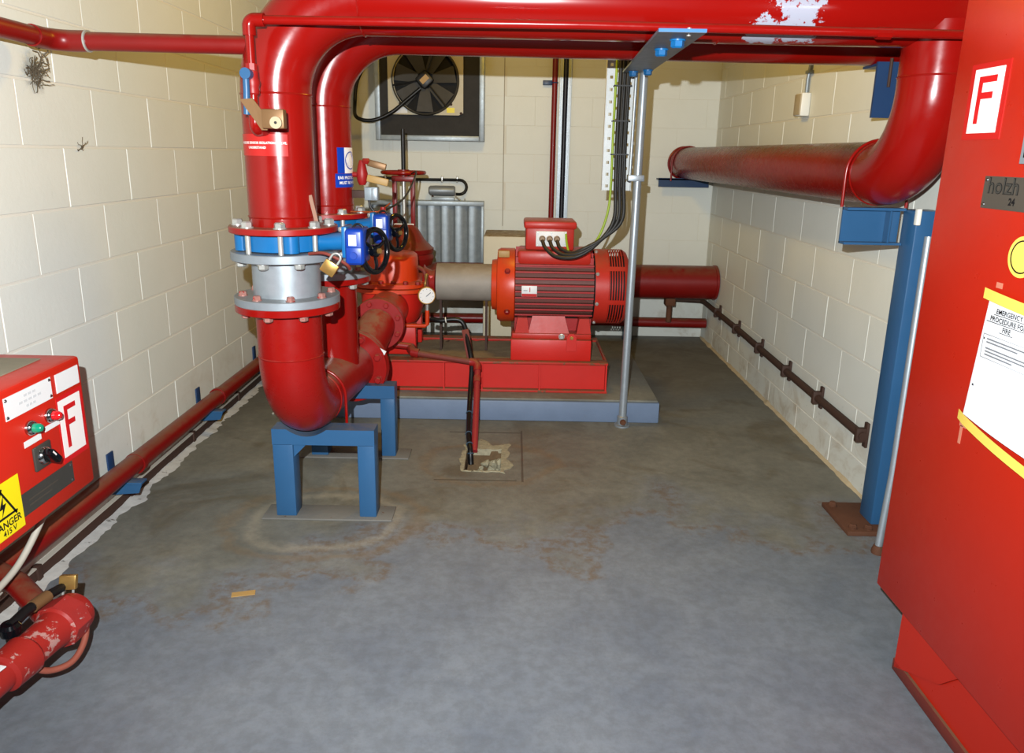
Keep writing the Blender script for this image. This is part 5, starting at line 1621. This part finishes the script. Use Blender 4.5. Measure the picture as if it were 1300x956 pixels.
ks = part('selector_switch', B().box(BX, BX + 0.008, 1.715, 1.784, 0.538, 0.602, 0.004), plate_dark, bx, label='black rotary selector switch')
part('bezel', B().lathe([(0.008, 0.024), (0.014, 0.022), (0.018, 0.018)], on_box(1.75, 0.57), (1, 0, 0), 24), chrome, ks)
part('knob', B().box(BX + 0.016, BX + 0.042, -0.009, 0.009, -0.024, 0.024, 0.004, rot=Matrix.Translation((0, 1.75, 0.57)) @ Matrix.Rotation(0.7, 4, 'X')), black_gloss, ks)
part('pointer', B().box(BX + 0.042, BX + 0.0425, -0.002, 0.002, 0.006, 0.023, rot=Matrix.Translation((0, 1.75, 0.57)) @ Matrix.Rotation(0.7, 4, 'X')), ink_white, ks)
dpz = part('data_plate', box_rect(1.62, 1.868, 0.446, 0.505, 0.0015), plate_dark, bx, label='dark engraved data plate')
for y_, z_ in ((1.86, 0.497), (1.86, 0.454)):
    inst('screw', 'plate_screw', lambda: B().lathe([(0, 0.0045), (0.002, 0.003)], (0, 0, 0), (0, 0, 1), 10), chrome, dpz, on_box(y_, z_, 0.0015), (1, 0, 0))
for k in range(2):
    part('engraved_line', box_rect(1.68, 1.80 - 0.03 * k, 0.478 - 0.014 * k, 0.482 - 0.014 * k, 0.0003, 0.0015), plate_metal, dpz)
dg = thing('danger_sign', 'yellow danger sign with black triangle on the left control box', 'sign', on_box(1.6, 0.52))
part('sheet', box_rect(1.50, 1.652, 0.428, 0.565, 0.001, 0.0018), yellow, dg)
tri = B()
for (a, c) in ((0, 1), (1, 2), (2, 0)):
    P3 = [Vector((-0.045, -0.028, 0)), Vector((0.045, -0.028, 0)), Vector((0, 0.046, 0))]
    d = (P3[c] - P3[a]).normalized()
    nn = Vector((-d.y, d.x, 0))
    tri.prism([P3[a] - d * 0.003, P3[c] + d * 0.003, P3[c] + d * 0.003 + nn * 0.0055, P3[a] - d * 0.003 + nn * 0.0055], (0, 0, 0.0005))
part('triangle', place_flat(tri, on_box(1.585, 0.505, 0.0028), VX, VY), ink_black, dg)
bolt_ = B().prism([(0.006, 0.03, 0), (-0.012, -0.002, 0), (0.0, -0.002, 0), (-0.006, -0.022, 0), (0.013, 0.008, 0), (0.002, 0.008, 0)], (0, 0, 0.0005))
part('flash_symbol', place_flat(bolt_, on_box(1.585, 0.505, 0.0028), VX, VY), ink_black, dg)
part('print', place_flat(text_bm('DANGER', 0.025, 0.0006), on_box(1.592, 0.460, 0.0029), VX, VY), ink_black, dg)
part('print', place_flat(text_bm('415 V', 0.02, 0.0005), on_box(1.598, 0.440, 0.0029), VX, VY), ink_black, dg)

# ------------------------------------------------------------------ left foreground test valve
valve_red = paint('chipped_valve_red', (150, 34, 28), 0.42, 0.15, wear=0.62, wear_rgb=(172, 128, 120), wear_scale=22)
tv = thing('test_valve', 'chipped red ball valve with black lever low in the left foreground', 'valve', (-1.10, 1.45, 0.2))
vz = 0.178
pA, pB = Vector((-1.155, 1.26, vz)), Vector((-1.113, 1.66, vz))
dv = (pB - pA).normalized()
part('body', B().lathe([(0, 0.036), (0.16, 0.036), (0.165, 0.046), (0.23, 0.05), (0.24, 0.042), (0.30, 0.044), (0.33, 0.048), (0.335, 0.054), (0.40, 0.054), (0.41, 0.05)], pA, dv, 30), valve_red, tv)
part('hex_ring', B().lathe([(0.335, 0.060), (0.385, 0.060)], pA, dv, 8), paint('chipped_pale_red', (150, 40, 36), 0.5, 0.3, wear=0.42, wear_rgb=(176, 150, 146), wear_scale=30), tv)
part('tail_pipe', B().cyl(pA + dv * 0.01, pA - dv * 0.6, 0.033, seg=20), valve_red, tv)
part('side_pipe', B().tube([(XL + 0.01, 1.86, 0.19), (-1.32, 1.76, 0.188), (-1.125, 1.60, 0.180)], 0.03, 18), red_old, tv)
part('lever_hub', B().lathe([(0, 0.022), (0.02, 0.024), (0.028, 0.018)], pA + dv * 0.255 + Vector((-0.045, 0, 0.04)), (0, 0, 1), 20), black_gloss, tv)
h0 = pA + dv * 0.255 + Vector((-0.045, 0, 0.058))
part('lever', B().tube([h0, h0 + Vector((0.006, 0.05, 0.008)), h0 + Vector((0.018, 0.13, 0.004)), h0 + Vector((0.026, 0.185, -0.004))], lambda t: 0.014 - 0.003 * t, 12), black_rub, tv)
part('lever_band', B().tube([h0 + Vector((0.009, 0.07, 0.0068)), h0 + Vector((0.0165, 0.12, 0.0046))], 0.0155, 12), tag_bronze, tv)
part('paper_label', B().box(-0.024, 0.024, -0.002, 0.05, 0.036, 0.039, 0.001, rot=Matrix.Translation(pA + dv * 0.10) @ Matrix.Rotation(-0.22, 4, 'Z')), white_card, tv, label='white label on the body')
padlock('brass padlock standing upside down on the black lever of the front left valve', (-1.138, 1.685, 0.226), (1, 0.1, 0), (0, -0.3, -1), brass, 1.05)
solo('chain_loop', B().tube(smooth_path([(-1.128, 1.688, 0.200), (-1.098, 1.675, 0.17), (-1.075, 1.63, 0.125), (-1.078, 1.575, 0.098), (-1.105, 1.53, 0.105), (-1.128, 1.50, 0.135)], 8), 0.008, 10), paint('red_brown_sheathed_cable', (140, 74, 58), 0.5, 0.15),
     'red-brown sheathed loop hanging from the front left valve to its padlock', 'cable', None, (-1.08, 1.6, 0.12))
solo('loose_cable', B().tube(smooth_path([(-1.27, 1.86, 0.395), (-1.272, 1.83, 0.36), (-1.285, 1.72, 0.27), (-1.29, 1.56, 0.235), (-1.27, 1.35, 0.20)], 8), 0.009, 10), cable_white, 'pale grey cable hanging down in front of the left wall below the control box', 'cable', None, (-1.28, 1.7, 0.3))

# ------------------------------------------------------------------ left wall pipe
wp_ = thing('wall_pipe', 'red pipe high on the left wall bending out to meet the front riser', 'pipe', (-1.38, 2.3, 1.64))
WPX, WPY, WPZ, wr_ = -1.405, 2.385, 1.648, 0.027
part('wall_length', B().tube([(WPX, -0.5, 1.655), (WPX, WPY - 0.08, WPZ)], wr_, 22), red_old, wp_)
part('elbow', B().tube([(WPX, WPY - 0.11, WPZ)] + [Vector((WPX + 0.065, WPY - 0.065, WPZ)) + Vector((-0.065 * math.cos(a), 0.065 * math.sin(a), 0)) for a in [PI / 2 * k / 10 for k in range(11)]] + [(WPX + 0.10, WPY, WPZ)], wr_ + 0.004, 22), red_old, wp_)
part('cross_length', B().cyl((WPX + 0.06, WPY, WPZ), (PXC - 0.06, Y1 - 0.01, WPZ - 0.003), wr_, seg=22), red_old, wp_)
part('thread_ring', B().cyl((WPX + 0.10, WPY, WPZ), (WPX + 0.106, WPY, WPZ), wr_ + 0.005, seg=22), steel, wp_)

# cobwebs on the wall by that pipe: a tangle of fine dark threads with caught debris
def cobweb(name, center, n, spread, label, seed):
    random.seed(seed)
    b = B()
    for k in range(n):
        p = Vector(center) + Vector((0, random.gauss(0, 0.16), random.gauss(0, 0.16))) * spread
        d = Vector((0, random.uniform(-1, 1), random.uniform(-1, 1))).normalized()
        pts_ = [p]
        for q in range(5):
            d = (d + Vector((random.uniform(-0.3, 0.5), random.uniform(-1, 1), random.uniform(-1, 1))) * 0.8).normalized()
            nx_ = pts_[-1] + d * spread * random.uniform(0.06, 0.2)
            nx_.x = max(nx_.x, XL + 0.002)
            pts_.append(nx_)
        b.tube(smooth_path(pts_, 3), 0.0009 if k % 4 else 0.0017, 5)
    o = solo(name, b, paint('dusty_cobweb', (92, 80, 62), 0.9, 0.2), label, 'cobweb', None, center)
    return o


cobweb('cobweb', (XL + 0.004, 2.42, 1.555), 60, 0.075, 'dark cobweb tangle on the left wall below the red pipe bend', 3)
cobweb('cobweb', (XL + 0.004, 2.62, 1.33), 8, 0.05, 'small cobweb speck on the left wall joint below the larger tangle', 4)
cobweb('cobweb', (XL + 0.03, 2.42, 1.615), 14, 0.06, 'thin cobweb strands hanging from the red pipe bend', 5)
# scraps on the floor
solo('floor_scrap', B().box(-0.035, 0.035, -0.012, 0.012, 0.0, 0.002, rot=Matrix.Translation((-0.82, 2.02, 0.0)) @ Matrix.Rotation(0.25, 4, 'Z')), timber, 'small tan scrap lying on the bare floor at left', 'scrap', None, (-0.82, 2.02, 0))
solo('floor_scrap', B().tube([(-1.24, 3.62, 0.004), (-1.225, 3.66, 0.012), (-1.22, 3.70, 0.004), (-1.20, 3.72, 0.004)], 0.006, 8).jitter(0.003, 40), cable_white, 'crumpled pale scrap on the floor behind the front elbow', 'scrap', None, (-1.22, 3.66, 0))
